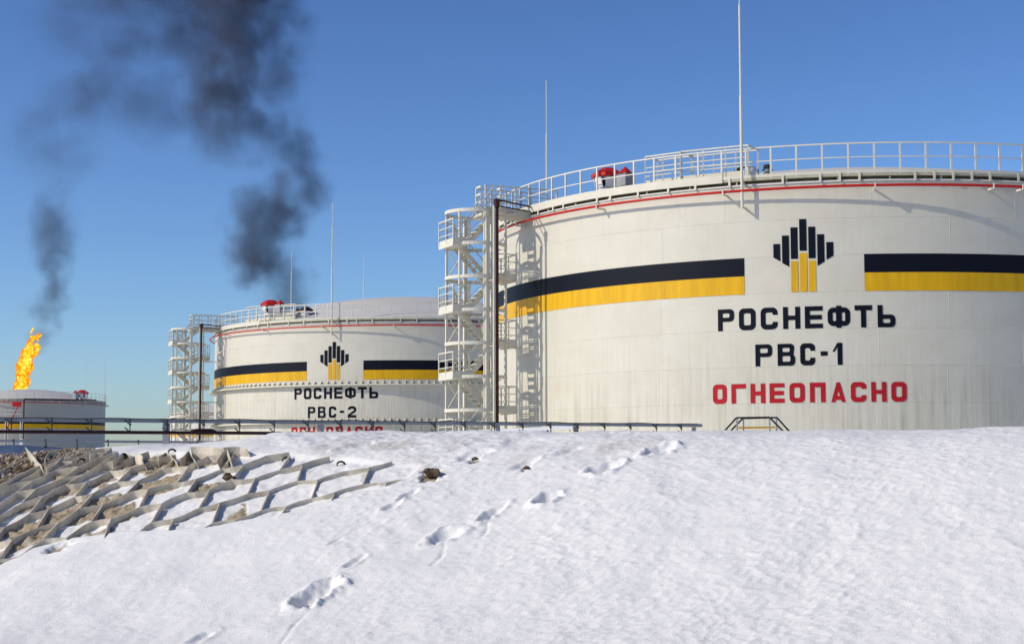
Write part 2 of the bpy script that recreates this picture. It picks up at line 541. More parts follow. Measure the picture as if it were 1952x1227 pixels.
    # gravel shoulder at the far left of the crest
    gz_ = smooth((150 - px) / 40) * smooth((np.interp(px, [-300, 0, 60, 150], [960, 912, 884, 862]) - py) / 8) * vis
    gz_ = gz_ * smooth((px + 900) / 100)
    H = base_height(X, Y) * 0 + Z
    out = snow_z * (1 - zone) + (H + fill) * zone
    out = out * (1 - gz_) + (Z - 0.02 + 0.05 * np.abs(fbm(P * 9, Q * 9, 170, 3))) * gz_
    # a few places where the soil shows through the snow
    spots = [(115, 1040, 0.16, 0.05), (820, 908, 0.10, 0.08), (1040, 955, 0.05, 0.04), (1252, 863, 0.05, 0.03), (436, 915, 0.1, 0.05), (1003, 893, 0.06, 0.04), (905, 875, 0.07, 0.04)]
    soil = np.zeros_like(Z)
    for k, (sx, sy, ra, rb) in enumerate(spots):
        gx, gy, _ = on_ground(np.array([float(sx)]), np.array([float(sy)]))
        dx, dy = X - gx[0], Y - gy[0]
        r = np.sqrt((dx / ra) ** 2 + (dy / (rb * 2.2)) ** 2) / (1 + 0.8 * fbm(dx * 12, dy * 12, 500 + k, 3))
        soil = np.maximum(soil, smooth((1.1 - r) / 0.3)); out -= 0.05 * smooth((1.35 - r) / 0.5)
    sand_mask = np.clip(np.maximum(zone * sandness, soil * (1 - gz_)), 0, 1)
    sand_mask *= (1 - gz_)
    # dirty, trampled snow along the crest
    dirt = smooth((fbm(P * 1.6, Q * 1.6, 600, 4) - 0.05) / 0.4) * np.exp(-((P - (P0 - 0.35)) / 0.5) ** 2) * smooth((px - 520) / 120) * smooth((1330 - px) / 200) * vis
    n, m = P.shape
    verts = np.stack([X, Y, out], -1).reshape(-1, 3)
    idx = np.arange(n * m).reshape(n, m)
    quads = np.stack([idx[:-1, :-1], idx[1:, :-1], idx[1:, 1:], idx[:-1, 1:]], -1).reshape(-1, 4)
    me = bpy.data.meshes.new('snow_ground')
    me.vertices.add(len(verts)); me.vertices.foreach_set('co', verts.astype(np.float32).ravel())
    me.loops.add(quads.size); me.loops.foreach_set('vertex_index', quads.astype(np.int32).ravel())
    me.polygons.add(len(quads)); me.polygons.foreach_set('loop_start', np.arange(0, quads.size, 4, dtype=np.int32))
    me.update(calc_edges=True)
    me.polygons.foreach_set('use_smooth', np.ones(len(quads), bool))
    for nm, arr in (('sand', sand_mask), ('gravel', gz_), ('dirt', dirt * 0.8)):
        at_ = me.attributes.new(nm, 'FLOAT', 'POINT')
        at_.data.foreach_set('value', arr.astype(np.float32).ravel())
    me.flip_normals() if me.polygons[0].normal.z < 0 else None
    # material
    m_, nt, b = nmat('snow_and_soil')
    geo = N(nt, 'ShaderNodeTexCoord')
    n1 = N(nt, 'ShaderNodeTexNoise', i_Scale=60.0, i_Detail=6.0, i_Roughness=0.65)
    n2 = N(nt, 'ShaderNodeTexNoise', i_Scale=14.0, i_Detail=8.0, i_Roughness=0.7)
    n3 = N(nt, 'ShaderNodeTexNoise', i_Scale=1.3, i_Detail=4.0)
    for q_ in (n1, n2, n3): nt.links.new(geo.outputs['Object'], q_.inputs['Vector'])
    vo = N(nt, 'ShaderNodeTexVoronoi', i_Scale=38.0)
    nt.links.new(geo.outputs['Object'], vo.inputs['Vector'])
    snowc = ramp(nt, n3.outputs[0], [(0.3, (0.795, 0.785, 0.755, 1)), (0.7, (0.82, 0.81, 0.775, 1))])
    sandc = ramp(nt, n2.outputs[0], [(0.28, (0.10, 0.075, 0.045, 1)), (0.42, (0.33, 0.265, 0.17, 1)), (0.7, (0.46, 0.38, 0.26, 1))])
    gravc = ramp(nt, vo.outputs['Color'], [(0.1, (0.09, 0.065, 0.04, 1)), (0.5, (0.26, 0.20, 0.14, 1)), (0.9, (0.40, 0.38, 0.34, 1))])
    a1 = N(nt, 'ShaderNodeAttribute', attribute_name='sand')
    a2 = N(nt, 'ShaderNodeAttribute', attribute_name='gravel')
    a3 = N(nt, 'ShaderNodeAttribute', attribute_name='dirt')
    c = mix(nt, a3.outputs['Fac'], snowc.outputs[0], (0.56, 0.53, 0.48, 1))
    c = mix(nt, a1.outputs['Fac'], c, sandc.outputs[0])
    c = mix(nt, a2.outputs['Fac'], c, gravc.outputs[0])
    nt.links.new(c, b.inputs['Base Color'])
    b.inputs['Roughness'].default_value = 0.7
    b.inputs['Specular IOR Level'].default_value = 0.25
    bp = N(nt, 'ShaderNodeBump', i_Strength=0.55, i_Distance=0.016)
    nt.links.new(n1.outputs[0], bp.inputs['Height'])
    nt.links.new(bp.outputs[0], b.inputs['Normal'])
    me.materials.append(m_)
    o = link('snow_ground', me)
    tag(o, kind='structure')
    return o

build_ground()

# ------------------------------------------------------------------ geocell mesh on the slope
def slope_points(pxs, pys):
    gx, gy, gz = on_ground(np.array(pxs, float), np.array(pys, float))
    return np.stack([gx, gy, gz], -1)

def wall(pts, h_top, h_bot, thick=0.007, name='strip', parent=None, lean=None):
    """a thin upright band through 3D points (already on the slope), with thickness"""
    pts = np.asarray(pts); n = len(pts)
    mb = MB()
    nrm = Vector((-SA * GRAD, -CA * GRAD, 1)).normalized()
    for k in range(n):
        a, b_ = pts[max(k - 1, 0)], pts[min(k + 1, n - 1)]
        d = Vector(b_ - a); d.normalize()
        side = d.cross(nrm).normalized() * thick / 2
        p = Vector(pts[k])
        ln = Vector(lean[k]) if lean is not None else Vector((0, 0, 0))
        ht = h_top[k] if hasattr(h_top, '__len__') else h_top
        for sgn in (-1, 1):
            mb.v.append(p + nrm * h_bot + side * sgn)
            mb.v.append(p + nrm * (h_bot + (ht - h_bot) * 0.5) + side * sgn + ln * 0.3)
            mb.v.append(p + nrm * ht + side * sgn + ln)
    for k in range(n - 1):
        a, b_ = k * 6, (k + 1) * 6
        for r in range(2):
            mb.f.append((a + r, b_ + r, b_ + r + 1, a + r + 1))
            mb.f.append((a + 3 + r, a + 4 + r, b_ + 4 + r, b_ + 3 + r))
        mb.f.append((a + 2, b_ + 2, b_ + 5, a + 5))
    for a in (0, (n - 1) * 6):
        mb.f.append((a, a + 1, a + 4, a + 3)); mb.f.append((a + 1, a + 2, a + 5, a + 4))
    return mb.build(name, M_cell, parent)

def build_geocell():
    root = thing('geocell_mesh', 'weathered grey honeycomb geocell mesh lying bare on the snowy bund slope', 'geocell mesh', on_root)
    rnd = random.Random(3)
    # lattice offsets: N2 at (i,j); N1 = N2 - a (a = short piece); strip goes N1 -a-> N2 -b-> N1'
    A_I = 0.47
    def n2(i, j):
        x, y = lat_px(i, j); return float(x), float(y)
    def n1(i, j):
        x, y = n2(i, j); x0, y0 = n2(i - 1, j)
        # honeycomb: the a piece is flatter, the b piece steeper
        return x - 0.48 * (x - x0) , y - 0.27 * (y - y0)
    jit = {}
    def J(key):
        if key not in jit: jit[key] = (rnd.uniform(-4, 4), rnd.uniform(-2.5, 2.5), rnd.uniform(-0.012, 0.015))
        return jit[key]
    def sink(x, y):
        lo = np.interp(x, LOW_X, LOW_Y)
        return -0.05 * float(smooth((y - lo + 6) / 22)) - 0.045 * float(smooth((x - 770) / 40))
    def in_zone(x, y, pad=30):
        lo = np.interp(x, LOW_X, LOW_Y) + pad; up = np.interp(x, UPP_X, UPP_Y) - 3
        return up < y < lo and x < 830 and x > -260
    for j in range(-3, 9):
        run = []
        def flush():
            nonlocal run
            if len(run) >= 2:
                # subdivide with a slight bow
                P, hts = [], []
                for s in range(len(run) - 1):
                    (x0, y0, h0), (x1, y1, h1) = run[s], run[s + 1]
                    bow = rnd.uniform(-1.6, 1.6)
                    for q in range(5):
                        t = q / 5.0
                        P.append((x0 + (x1 - x0) * t, y0 + (y1 - y0) * t + bow * math.sin(math.pi * t)))
                        hts.append(h0 + (h1 - h0) * t)
                P.append(run[-1][:2]); hts.append(run[-1][2])
                pts = slope_points([p[0] for p in P], [p[1] for p in P])
                lean = [(rnd.uniform(-.012, .012), rnd.uniform(-.012, .012), 0) for _ in P]
                for k in range(1, len(lean)): lean[k] = tuple(0.7 * lean[k - 1][c] + 0.6 * lean[k][c] for c in range(3))
                wall(pts - on_root_np, [0.012 + h for h in hts], -0.24, name='strip', parent=root, lean=lean)
            run = []
        for i in range(-6, 9):
            for nd in ('1', '2'):
                x, y = (n1 if nd == '1' else n2)(i, j)
                dx, dy, dh = J((nd, i, j))
                x += dx; y += dy
                ext = 0.018 * float(smooth((330 - x) / 300)) + 0.03 * float(smooth((900 - y) / 25))
                if in_zone(x, y): run.append((x, y, dh + ext + sink(x, y)))
                else: flush()
        flush()
    # double-welded connectors between neighbouring strips
    for j in range(-3, 8):
        for i in range(-6, 9):
            x0, y0 = n1(i + 1, j); d0 = J(('1', i + 1, j))
            x1, y1 = n2(i + 1, j + 1); d1 = J(('2', i + 1, j + 1))
            x0 += d0[0]; y0 += d0[1]; x1 += d1[0]; y1 += d1[1]
            if in_zone(x0, y0) and in_zone(x1, y1):
                ts = np.linspace(0.02, 0.98, 4)
                pts = slope_points(x0 + (x1 - x0) * ts, y0 + (y1 - y0) * ts)
                ext = 0.018 * float(smooth((330 - x0) / 300)) + 0.03 * float(smooth((900 - y0) / 25))
                wall(pts - on_root_np, [0.009 + ext + d0[2] + (d1[2] - d0[2]) * t + sink(x0 + (x1 - x0) * t, y0 + (y1 - y0) * t) for t in ts], -0.24, thick=0.011, name='welded_wall', parent=root)
    # torn flaps standing up along the upper edge
    flaps = [([(58, 872), (62, 880), (72, 890), (84, 893)], 0.30), ([(84, 893), (92, 880), (100, 870), (112, 868)], 0.22),
             ([(88, 900), (104, 890), (128, 868), (150, 862)], 0.18), ([(132, 866), (150, 862), (166, 860)], 0.20),
             ([(170, 872), (185, 866), (210, 864)], 0.18), ([(215, 886), (226, 878), (240, 866), (258, 870)], 0.17),
             ([(258, 872), (272, 876), (280, 884)], 0.17), ([(300, 876), (316, 866), (332, 868), (342, 884)], 0.19),
             ([(342, 884), (356, 866), (366, 862), (378, 880)], 0.18), ([(366, 862), (400, 859), (430, 858)], 0.16),
             ([(420, 884), (424, 868), (430, 864), (444, 882)], 0.13), ([(430, 862), (456, 860), (478, 861)], 0.15),
             ([(0, 935), (30, 915), (62, 898), (90, 886)], 0.16), ([(-40, 925), (10, 900), (40, 882), (60, 876)], 0.14)]
    for pts, h in flaps:
        P = []
        for s in range(len(pts) - 1):
            for q in range(4):
                t = q / 4.0
                P.append((pts[s][0] + (pts[s + 1][0] - pts[s][0]) * t, pts[s][1] + (pts[s + 1][1] - pts[s][1]) * t + 6))
        P.append((pts[-1][0], pts[-1][1] + 6))
        w = slope_points([p[0] for p in P], [p[1] for p in P])
        n_ = len(P)
        lean = [(rnd.uniform(-.03, .03) * 0 + 0.03 * math.sin(k / n_ * 5 + h * 40), 0.03 * math.cos(k / n_ * 4 + h * 30), 0) for k in range(n_)]
        wall(w - on_root_np, [h * (0.50 + 0.2 * math.sin(2.2 * k / n_ + h * 50)) for k in range(n_)], -0.08, name='torn_flap', parent=root, lean=lean)
    for k, (x, y) in enumerate([(155, 884), (236, 876), (328, 869), (432, 868), (85, 862), (546, 872), (650, 880)]):
        p = slope_points([x], [y])[0] - on_root_np
        h = [.03, .04, .05, .0, .07, -.03, -.03][k]
        c = [(p[0] + .045 * math.cos(a_), p[1] - .01, p[2] + h + .035 * math.sin(a_)) for a_ in (0.1, .7, 1.4, 2.1, 2.8, 3.5)]
        MB().tube(c, .013, 6).build('tie_clip', M_black, root)
    return root

on_root_np = slope_points([330], [960])[0]
on_root = Vector(on_root_np)
build_geocell()

# gravel shoulder: loose stones (nobody could count them)
def stone_mesh(rnd, mb, c, r):
    b = len(mb.v)
    phi = (1 + 5 ** 0.5) / 2
    base = [(-1, phi, 0), (1, phi, 0), (-1, -phi, 0), (1, -phi, 0), (0, -1, phi), (0, 1, phi), (0, -1, -phi), (0, 1, -phi), (phi, 0, -1), (phi, 0, 1), (-phi, 0, -1), (-phi, 0, 1)]
    fs = [(0, 11, 5), (0, 5, 1), (0, 1, 7), (0, 7, 10), (0, 10, 11), (1, 5, 9), (5, 11, 4), (11, 10, 2), (10, 7, 6), (7, 1, 8), (3, 9, 4), (3, 4, 2), (3, 2, 6), (3, 6, 8), (3, 8, 9), (4, 9, 5), (2, 4, 11), (6, 2, 10), (8, 6, 7), (9, 8, 1)]
    sx, sy, sz = rnd.uniform(.7, 1.3), rnd.uniform(.7, 1.3), rnd.uniform(.5, .9)
    a = rnd.uniform(0, 6.28); ca, sa = math.cos(a), math.sin(a)
    for x, y, z in base:
        k = r / 1.9 * rnd.uniform(.78, 1.22)
        x, y, z = x * sx * k, y * sy * k, z * sz * k
        mb.v.append(Vector((c[0] + x * ca - y * sa, c[1] + x * sa + y * ca, c[2] + z)))
    mb.f += [tuple(b + q for q in t) for t in fs]

def stone_material():
    m, nt, b = nmat('mixed_gravel')
    tc = N(nt, 'ShaderNodeTexCoord')
    vo = N(nt, 'ShaderNodeTexVoronoi', i_Scale=17.0)
    nt.links.new(tc.outputs['Object'], vo.inputs['Vector'])
    r = ramp(nt, vo.outputs['Color'], [(0.1, (0.10, 0.065, 0.04, 1)), (0.45, (0.30, 0.20, 0.13, 1)), (0.7, (0.36, 0.31, 0.22, 1)), (0.92, (0.42, 0.42, 0.40, 1))])
    nt.links.new(r.outputs[0], b.inputs['Base Color'])
    b.inputs['Roughness'].default_value = 0.85
    return m

M_stone = stone_material()
rnd = random.Random(11)
mb = MB()
xs_, ys_ = [], []
for _ in range(2600):
    x = rnd.uniform(-180, 175)
    top = np.interp(x, [-300, 0, 60, 110, 170], [868, 866, 862, 858, 856]); bot = np.interp(x, [-300, 0, 60, 110, 170], [975, 925, 892, 878, 864])
    xs_.append(x); ys_.append(rnd.uniform(top, bot))
for p in slope_points(xs_, ys_):
    stone_mesh(rnd, mb, (p[0] + rnd.uniform(-.05, .05), p[1] + rnd.uniform(-.2, .2), p[2] + 0.01), rnd.choice([.012, .016, .02, .026, .034]))
tag(mb.build('gravel', M_stone), 'loose brown gravel on the bund shoulder behind the torn mesh', 'gravel', kind='stuff')

# clods of frozen soil lying in the cells and on the snow
for k, (x, y, r, lab) in enumerate([(822, 905, .075, 'dark brown soil clod sunk in the snow right of the mesh'),
                                    (438, 912, .06, 'brown soil clod lying in a snow-filled cell'),
                                    (905, 876, .03, 'small dark clod on the trampled crest snow'),
                                    (1003, 893, .03, 'dark clod on crest snow below the cable rack end posts')]):
    mb = MB(); rr = random.Random(40 + k)
    for q in range(9):
        stone_mesh(rr, mb, (rr.uniform(-.6, .6) * r, rr.uniform(-.6, .6) * r, rr.uniform(0, .8) * r), r * rr.uniform(.5, .9))
    p = slope_points([x], [y])[0]
    tag(mb.build('soil_clod', M_clod, loc=Vector(p) + Vector((0, 0, 0.0))), lab, 'soil clod')
for k in range(40):   # sandy lumps inside the open cells: one loose mass
    pass

# low strip beyond the gravel, its dark blue put into the base colour
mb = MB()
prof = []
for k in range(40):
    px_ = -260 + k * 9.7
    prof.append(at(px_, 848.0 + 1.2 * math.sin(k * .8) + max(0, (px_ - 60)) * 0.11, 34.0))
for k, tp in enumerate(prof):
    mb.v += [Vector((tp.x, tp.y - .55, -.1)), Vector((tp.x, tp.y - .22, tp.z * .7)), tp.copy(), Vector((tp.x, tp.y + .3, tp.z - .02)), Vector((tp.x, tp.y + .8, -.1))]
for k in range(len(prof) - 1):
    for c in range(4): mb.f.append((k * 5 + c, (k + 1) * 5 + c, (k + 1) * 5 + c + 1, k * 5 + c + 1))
M_blue = simple('blue_strip', (0.075, 0.115, 0.20), 0.6, 0, 0.35, 3.0, 0.3)
tag(mb.build('blue_strip', M_blue, smooth_=True), 'dark blue strip beyond the gravel at far left', 'sheeting')

# ------------------------------------------------------------------ lettering
def arc(cx, cy, r, a0, a1, n=5):
    return [(cx + r * math.cos(math.radians(a0 + (a1 - a0) * k / n)), cy + r * math.sin(math.radians(a0 + (a1 - a0) * k / n))) for k in range(n + 1)]

def rrect(x0, y0, x1, y1, r):
    r = min(r, (x1 - x0) / 2 - 1e-4, (y1 - y0) / 2 - 1e-4)
    return arc(x1 - r, y1 - r, r, 0, 90) + arc(x0 + r, y1 - r, r, 90, 180) + arc(x0 + r, y0 + r, r, 180, 270) + arc(x1 - r, y0 + r, r, 270, 360)

def glyph(ch, w, h, t):
    R = 0.30 * w; ri = 0.05
    if ch == 'О': return [rrect(0, 0, w, h, R), rrect(t, t, w - t, h - t, 0.07)]
    if ch == 'С':
        o = [(w, .66 * h)] + arc(w - R, h - R, R, 0, 90) + arc(R, h - R, R, 90, 180) + arc(R, R, R, 180, 270) + arc(w - R, R, R, 270, 360)
        return [o + [(w, .34 * h), (w - t, .34 * h), (w - t, t + .04), (w - t - .05, t), (t + .05, t), (t, t + .04), (t, h - t - .04), (t + .05, h - t), (w - t - .05, h - t), (w - t, h - t - .04), (w - t, .66 * h)]]
    if ch == 'Р':
        o = [(0, 0), (t, 0), (t, .42 * h)] + arc(w - R, .42 * h + R * .8, R * .8, 270, 360)[0:] 
        o = [(0, 0), (t, 0), (t, .42 * h), (w - R, .42 * h)] + arc(w - R * .85, .42 * h + R * .85, R * .85, 270, 360) + arc(w - R * .85, h - R * .85, R * .85, 0, 90) + [(0, h)]
        return [o, rrect(t, .42 * h + t * .85, w - t * .95, h - t * .85, .06)]
    if ch == 'Н': return [[(0, 0), (t, 0), (t, .4 * h), (w - t, .4 * h), (w - t, 0), (w, 0), (w, h), (w - t, h), (w - t, .6 * h), (t, .6 * h), (t, h), (0, h)]]
    if ch == 'Е':
        u = t * .92
        return [[(0, 0), (w, 0), (w, u), (t, u), (t, .5 * h - u / 2), (w * .95, .5 * h - u / 2), (w * .95, .5 * h + u / 2), (t, .5 * h + u / 2), (t, h - u), (w, h - u), (w, h), (0, h)]]
    if ch == 'Ф':
        a, b_ = .08 * h, .92 * h; c0, c1 = w / 2 - t / 2, w / 2 + t / 2; r = .26 * w
        o = [(c1, h), (c0, h), (c0, b_)] + arc(r, b_ - r, r, 90, 180) + arc(r, a + r, r, 180, 270) + [(c0, a), (c0, 0), (c1, 0), (c1, a)] + arc(w - r, a + r, r, 270, 360) + arc(w - r, b_ - r, r, 0, 90) + [(c1, b_)]
        return [o, rrect(t, a + t, c0 - .015, b_ - t, .04), rrect(c1 + .015, a + t, w - t, b_ - t, .04)]
    if ch == 'Т': return [[(w / 2 - t / 2, 0), (w / 2 + t / 2, 0), (w / 2 + t / 2, h - t), (w, h - t), (w, h), (0, h), (0, h - t), (w / 2 - t / 2, h - t)]]
    if ch == 'Ь':
        r = R * .85
        o = [(0, 0), (w - R, 0)] + arc(w - r, r, r, 270, 360) + arc(w - r, .57 * h - r, r, 0, 90) + [(t, .57 * h), (t, h), (0, h)]
        return [o, rrect(t, t * .85, w - t, .57 * h - t * .85, .06)]
    if ch == 'В':
        r = R * .75; k = .54 * h
        o = [(0, 0), (w - R, 0)] + arc(w - r, r, r, 270, 360) + arc(w - r, k - .02 - r, r, 0, 60) + [(w - .06, k)] + arc(w - .03 - r, h - r, r, -20, 90) + [(0, h)]
        return [o, rrect(t, t * .85, w - t, k - t * .45, .06), rrect(t, k + t * .4, w - t - .02, h - t * .85, .06)]
    if ch == 'Г': return [[(0, 0), (t, 0), (t, h - t), (w, h - t), (w, h), (0, h)]]
    if ch == 'П': return [[(0, 0), (t, 0), (t, h - t), (w - t, h - t), (w - t, 0), (w, 0), (w, h), (0, h)]]
    if ch == 'А':
        tw = .24 * w
        def xl(y, off): return (w / 2 - tw / 2) * y / h + off
        s = .155; y0, y1 = .12 * h, .31 * h; ya = h * (w / 2 - s - .012) / (w / 2 - tw / 2)
        o = [(0, 0), (s, 0), (xl(y0, s), y0), (w - xl(y0, s), y0), (w - s, 0), (w, 0), (w / 2 + tw / 2, h), (w / 2 - tw / 2, h)]
        return [o, [(xl(y1, s), y1), (w - xl(y1, s), y1), (w / 2 + .012, ya), (w / 2 - .012, ya)]]
    if ch == '-': return [[(0, .42 * h), (w, .42 * h), (w, .62 * h), (0, .62 * h)]]
    if ch == '1': return [[(w - t, 0), (w, 0), (w, h), (w - t, h), (0, .60 * h), (t * .45, .60 * h), (w - t, .82 * h)]]
    if ch == '2':
        r = w * .38
        o = [(0, 0), (w, 0), (w, t), (t * 1.25, t), (w - .07, .50 * h), (w, .62 * h)] + arc(w - r, h - r, r, 0, 90) + arc(r, h - r, r, 90, 180) + [(0, .70 * h), (t, .70 * h), (t, h - t - .06), (t + .08, h - t), (w - t - .08, h - t), (w - t, h - t - .08), (w - t, .64 * h), (0, t * 1.1)]
        return [o]
    raise ValueError(ch)

def sheet(loops, s0, z0, R, az_c, mat, name, parent, prefix=None):
    """flat paint sheet: loops in metres (x right along the shell, z up) wrapped on the shell"""
    loops = [l if i == 0 else l for i, l in enumerate(loops)]
    clean = []
    for l in loops:
        c = []
        for p in l:
            if not c or (abs(p[0] - c[-1][0]) + abs(p[1] - c[-1][1])) > 1e-4: c.append(p)
        if abs(c[0][0] - c[-1][0]) + abs(c[0][1] - c[-1][1]) < 1e-4: c.pop()
        clean.append(c)
    tris = tessellate_polygon([[Vector((p[0], p[1], 0)) for p in l] for l in clean])
    pts = [p for l in clean for p in l]
    mb = MB()
    for x, y in pts:
        a = az_c - math.degrees((s0 + x) / R)
        mb.v.append(pol(R + 0.014, a, z0 + y))
    mb.f = [tuple(t) for t in tris]
    me = bpy.data.meshes.new(name)
    me.from_pydata([tuple(v) for v in mb.v], [], mb.f)
    me.materials.append(mat)
    me.update()
    if len(me.polygons) and sum((p.normal.dot(Vector((p.center.x, p.center.y, 0))) * p.area) for p in me.polygons) < 0: me.flip_normals()
    return link(name, me, parent)

ROSNEFT = [('Р', -3.565, -2.874), ('О', -2.669, -1.973), ('С', -1.765, -1.071), ('Н', -0.853, -0.163), ('Е', 0.022, 0.734), ('Ф', 0.925, 1.815), ('Т', 1.992, 2.681), ('Ь', 2.893, 3.592)]
RVS1 = [('Р', -2.005, -1.313), ('В', -1.095, -0.394), ('С', -0.188, 0.401), ('-', 0.622, 0.898), ('1', 1.089, 1.478)]
RVS2 = [('Р', -2.28, -1.62), ('В', -1.38, -0.70), ('С', -0.42, 0.20), ('-', 0.50, 0.86), ('2', 1.16, 1.86)]
OGNE = [('О', -3.826, -3.227), ('Г', -3.03, -2.42), ('Н', -2.228, -1.622), ('Е', -1.446, -0.846), ('О', -0.643, -0.034), ('П', 0.171, 0.786), ('А', 1.01, 1.576), ('С', 1.778, 2.388), ('Н', 2.578, 3.18), ('О', 3.366, 3.972)]

def emblem(R, az, root):
    bars = [(-1.201, -.926, 9.458, 8.904, 8.743), (-.847, -.566, 9.787, 8.668, 8.503), (-.494, -.214, 10.107, 8.82, 8.82), (-.142, .142, 10.43, 9.14, 9.14),
            (.214, .494, 10.107, 8.82, 8.82), (.566, .847, 9.787, 8.503, 8.668), (.926, 1.201, 9.458, 8.743, 8.904)]
    for x0, x1, zt, zl, zr in bars:
        sheet([[(x0, zl), (x1, zr), (x1, zt), (x0, zt)]], 0, 0, R, az, M_navy, 'emblem_bar', root)
    for x0, x1, zt in ((-.494, -.214, 8.725), (-.142, .142, 9.05), (.214, .494, 8.725)):
        sheet([[(x0, 7.47), (x1, 7.47), (x1, zt), (x0, zt)]], 0, 0, R, az, M_yellow, 'emblem_bar', root)

def write(text, z0, h, R, az, mat, root, t):
    for ch, x0, x1 in text:
        hh = h
        sheet(glyph(ch, x1 - x0, hh, t), x0, z0, R, az, mat, 'letter', root)

# ------------------------------------------------------------------ storage tanks
COURSE = 1.49
H_SHELL = 8 * COURSE

def build_tank(name, label, cx, cy, R, rise, az_face, nplates, paint, roof_mat, masts, npost, posts_range, brackets, fascia, lettering=None, girders=(), stripe=True, stripe_gap=2.41, rods_r=0.045, rod_top=21.4):
    root = thing(name, label, 'storage tank', (cx, cy, 0), 0, 'oil storage tanks')
    pm = paint(root)
    # shell plates, one object each (bead along the left and lower weld)
    d = 360.0 / nplates
    mb = MB(); segs = 6
    bw = math.degrees(0.03 / R)
    mb2 = []          # (face, radial normals?)
    def grid(al, zl, rr_):
        base = len(mb.v)
        for a_ in al:
            for z_ in zl: mb.v.append(pol(rr_(a_, z_), a_, z_))
        nz = len(zl)
        for c in range(len(al) - 1):
            for r in range(nz - 1):
                mb.f.append((base + c * nz + r, base + c * nz + r + 1, base + (c + 1) * nz + r + 1, base + (c + 1) * nz + r))
    al = [bw + (d - bw) * k / segs for k in range(segs + 1)]
    grid(al, [0.028, COURSE], lambda a_, z_: R)                       # plate face
    nbody = len(mb.f)
    h_b = 0.008
    grid([0] + al, [0.0, 0.014, 0.028], lambda a_, z_: R + (h_b if abs(z_ - .014) < 1e-6 else 0))       # lower weld bead
    grid([0, bw / 2, bw], [0.028, COURSE], lambda a_, z_: R + (h_b * .8 if abs(a_ - bw / 2) < 1e-6 else 0))   # upright weld bead
    me = bpy.data.meshes.new('shell_plate')
    me.from_pydata([tuple(v) for v in mb.v], [], mb.f)
    me.materials.append(pm); me.update()
    if me.polygons[0].normal.dot(Vector((me.polygons[0].center.x, me.polygons[0].center.y, 0))) < 0: me.flip_normals()
    me.polygons.foreach_set('use_smooth', [True] * len(me.polygons))
    nl = [None] * len(me.loops)
    for p_ in me.polygons:
        for li in p_.loop_indices:
            co = me.vertices[me.loops[li].vertex_index].co
            nl[li] = tuple(Vector((co.x, co.y, 0)).normalized()) if p_.index < nbody else tuple(p_.normal)
    me.normals_split_custom_set(nl)
    for k in range(8):
        off = (0.0 if k % 2 == 0 else d / 2) + (k * 37 % 11) * 0.13
        for q in range(nplates):
            o = link('shell_plate', me, root, (0, 0, k * COURSE))
            o.rotation_euler = (0, 0, -math.radians(off + q * d + az_face))
    # roof: spherical cap with a drip edge
    rs = (R * R + rise * rise) / (2 * rise)
    prof = [(R + 0.05, H_SHELL - 0.02), (R + 0.05, H_SHELL + 0.04)]
    for k in range(0, 15):
        r = R * (1 - k / 14.0)
        prof.append((max(r, 0.01), H_SHELL + 0.05 + rise - (rs - math.sqrt(max(rs * rs - r * r, 0)))))
    MB().lathe(prof, 120).build('roof', roof_mat, root, True)
    # stripes
    if stripe:
        for mat, z0, z1 in ((M_navy, 8.195, 8.94), (M_yellow, 7.45, 8.193)):
            ga = math.degrees(stripe_gap / R)
            n = 120
            mbs = MB()
            for k in range(n + 1):
                a = az_face + ga + (360 - 2 * ga) * k / n
                for z in (z0, z1): mbs.v.append(pol(R + 0.013, a, z))
            for k in range(n): mbs.f.append((2 * k, 2 * k + 1, 2 * k + 3, 2 * k + 2))
            o = mbs.build('stripe_band', mat, root, True)
            tag(o, 'navy painted band' if mat is M_navy else 'yellow painted band')
    if lettering is not None:
        emblem(R, az_face, root)
        write(ROSNEFT, 5.985, 0.89, R, az_face, M_navy, root, 0.2)
        write(lettering, 4.50, 0.885, R, az_face, M_navy, root, 0.19)
        write(OGNE, 3.01, 0.79, R, az_face, M_redpaint, root, 0.185)
    # walkway round the roof edge with railing
    zw = H_SHELL + 0.27
    a0, a1 = posts_range
    n = max(24, int((a1 - a0) / 3))
    MB().ringsect([(R + .06, zw - .07), (R + .06, zw + .03), (R - .78, zw + .03), (R - .78, zw - .07)], a0, a1, n).build('walkway', M_olive, root)
    MB().ringsect([(R + .075, zw + .03), (R + .075, zw + .16), (R + .06, zw + .16), (R + .06, zw + .03)], a0, a1, n).build('toe_board', M_cream, root)
    for f0, f1 in fascia:
        MB().ringsect([(R + .10, zw - .10), (R + .10, zw + .24), (R + .08, zw + .24), (R + .08, zw - .10)], f0, f1, max(4, int((f1 - f0) / 2))).build('fascia_plate', M_cream, root)
    MB().ringsect([(R + .06, zw + 1.24), (R + .06, zw + 1.295), (R + .01, zw + 1.295), (R + .01, zw + 1.24)], a0, a1, n * 2).build('top_rail', M_cream, root)
    MB().ringsect([(R + .05, zw + .68), (R + .05, zw + .72), (R + .015, zw + .72), (R + .015, zw + .68)], a0, a1, n * 2).build('middle_rail', M_cream, root)
    post = MB().box((0, 0, .60), (.07, .05, 1.30)).mesh('railing_post', M_cream)
    strut = MB().bar((0, 0, 0), (0, 0, .30), .07).mesh('walkway_strut', M_olive)
    step = 360.0 / npost
    a = a0; k = 0
    while a <= a1 + 1e-6:
        o = link('railing_post', post, root, pol(R + .035, a, zw + .03)); o.rotation_euler = (0, 0, -math.radians(a))
        if k % 2 == 0:
            for rr in (-.02, -.72):
                o = link('walkway_strut', strut, root, pol(R + rr - .03, a + step * .4, H_SHELL - .05 + (0 if rr > -.1 else .03))); o.rotation_euler = (0, 0, -math.radians(a))
        a += step; k += 1
    tab = MB().box((0, 0, .19), (.09, .035, .38)).mesh('rim_tab', M_cream)
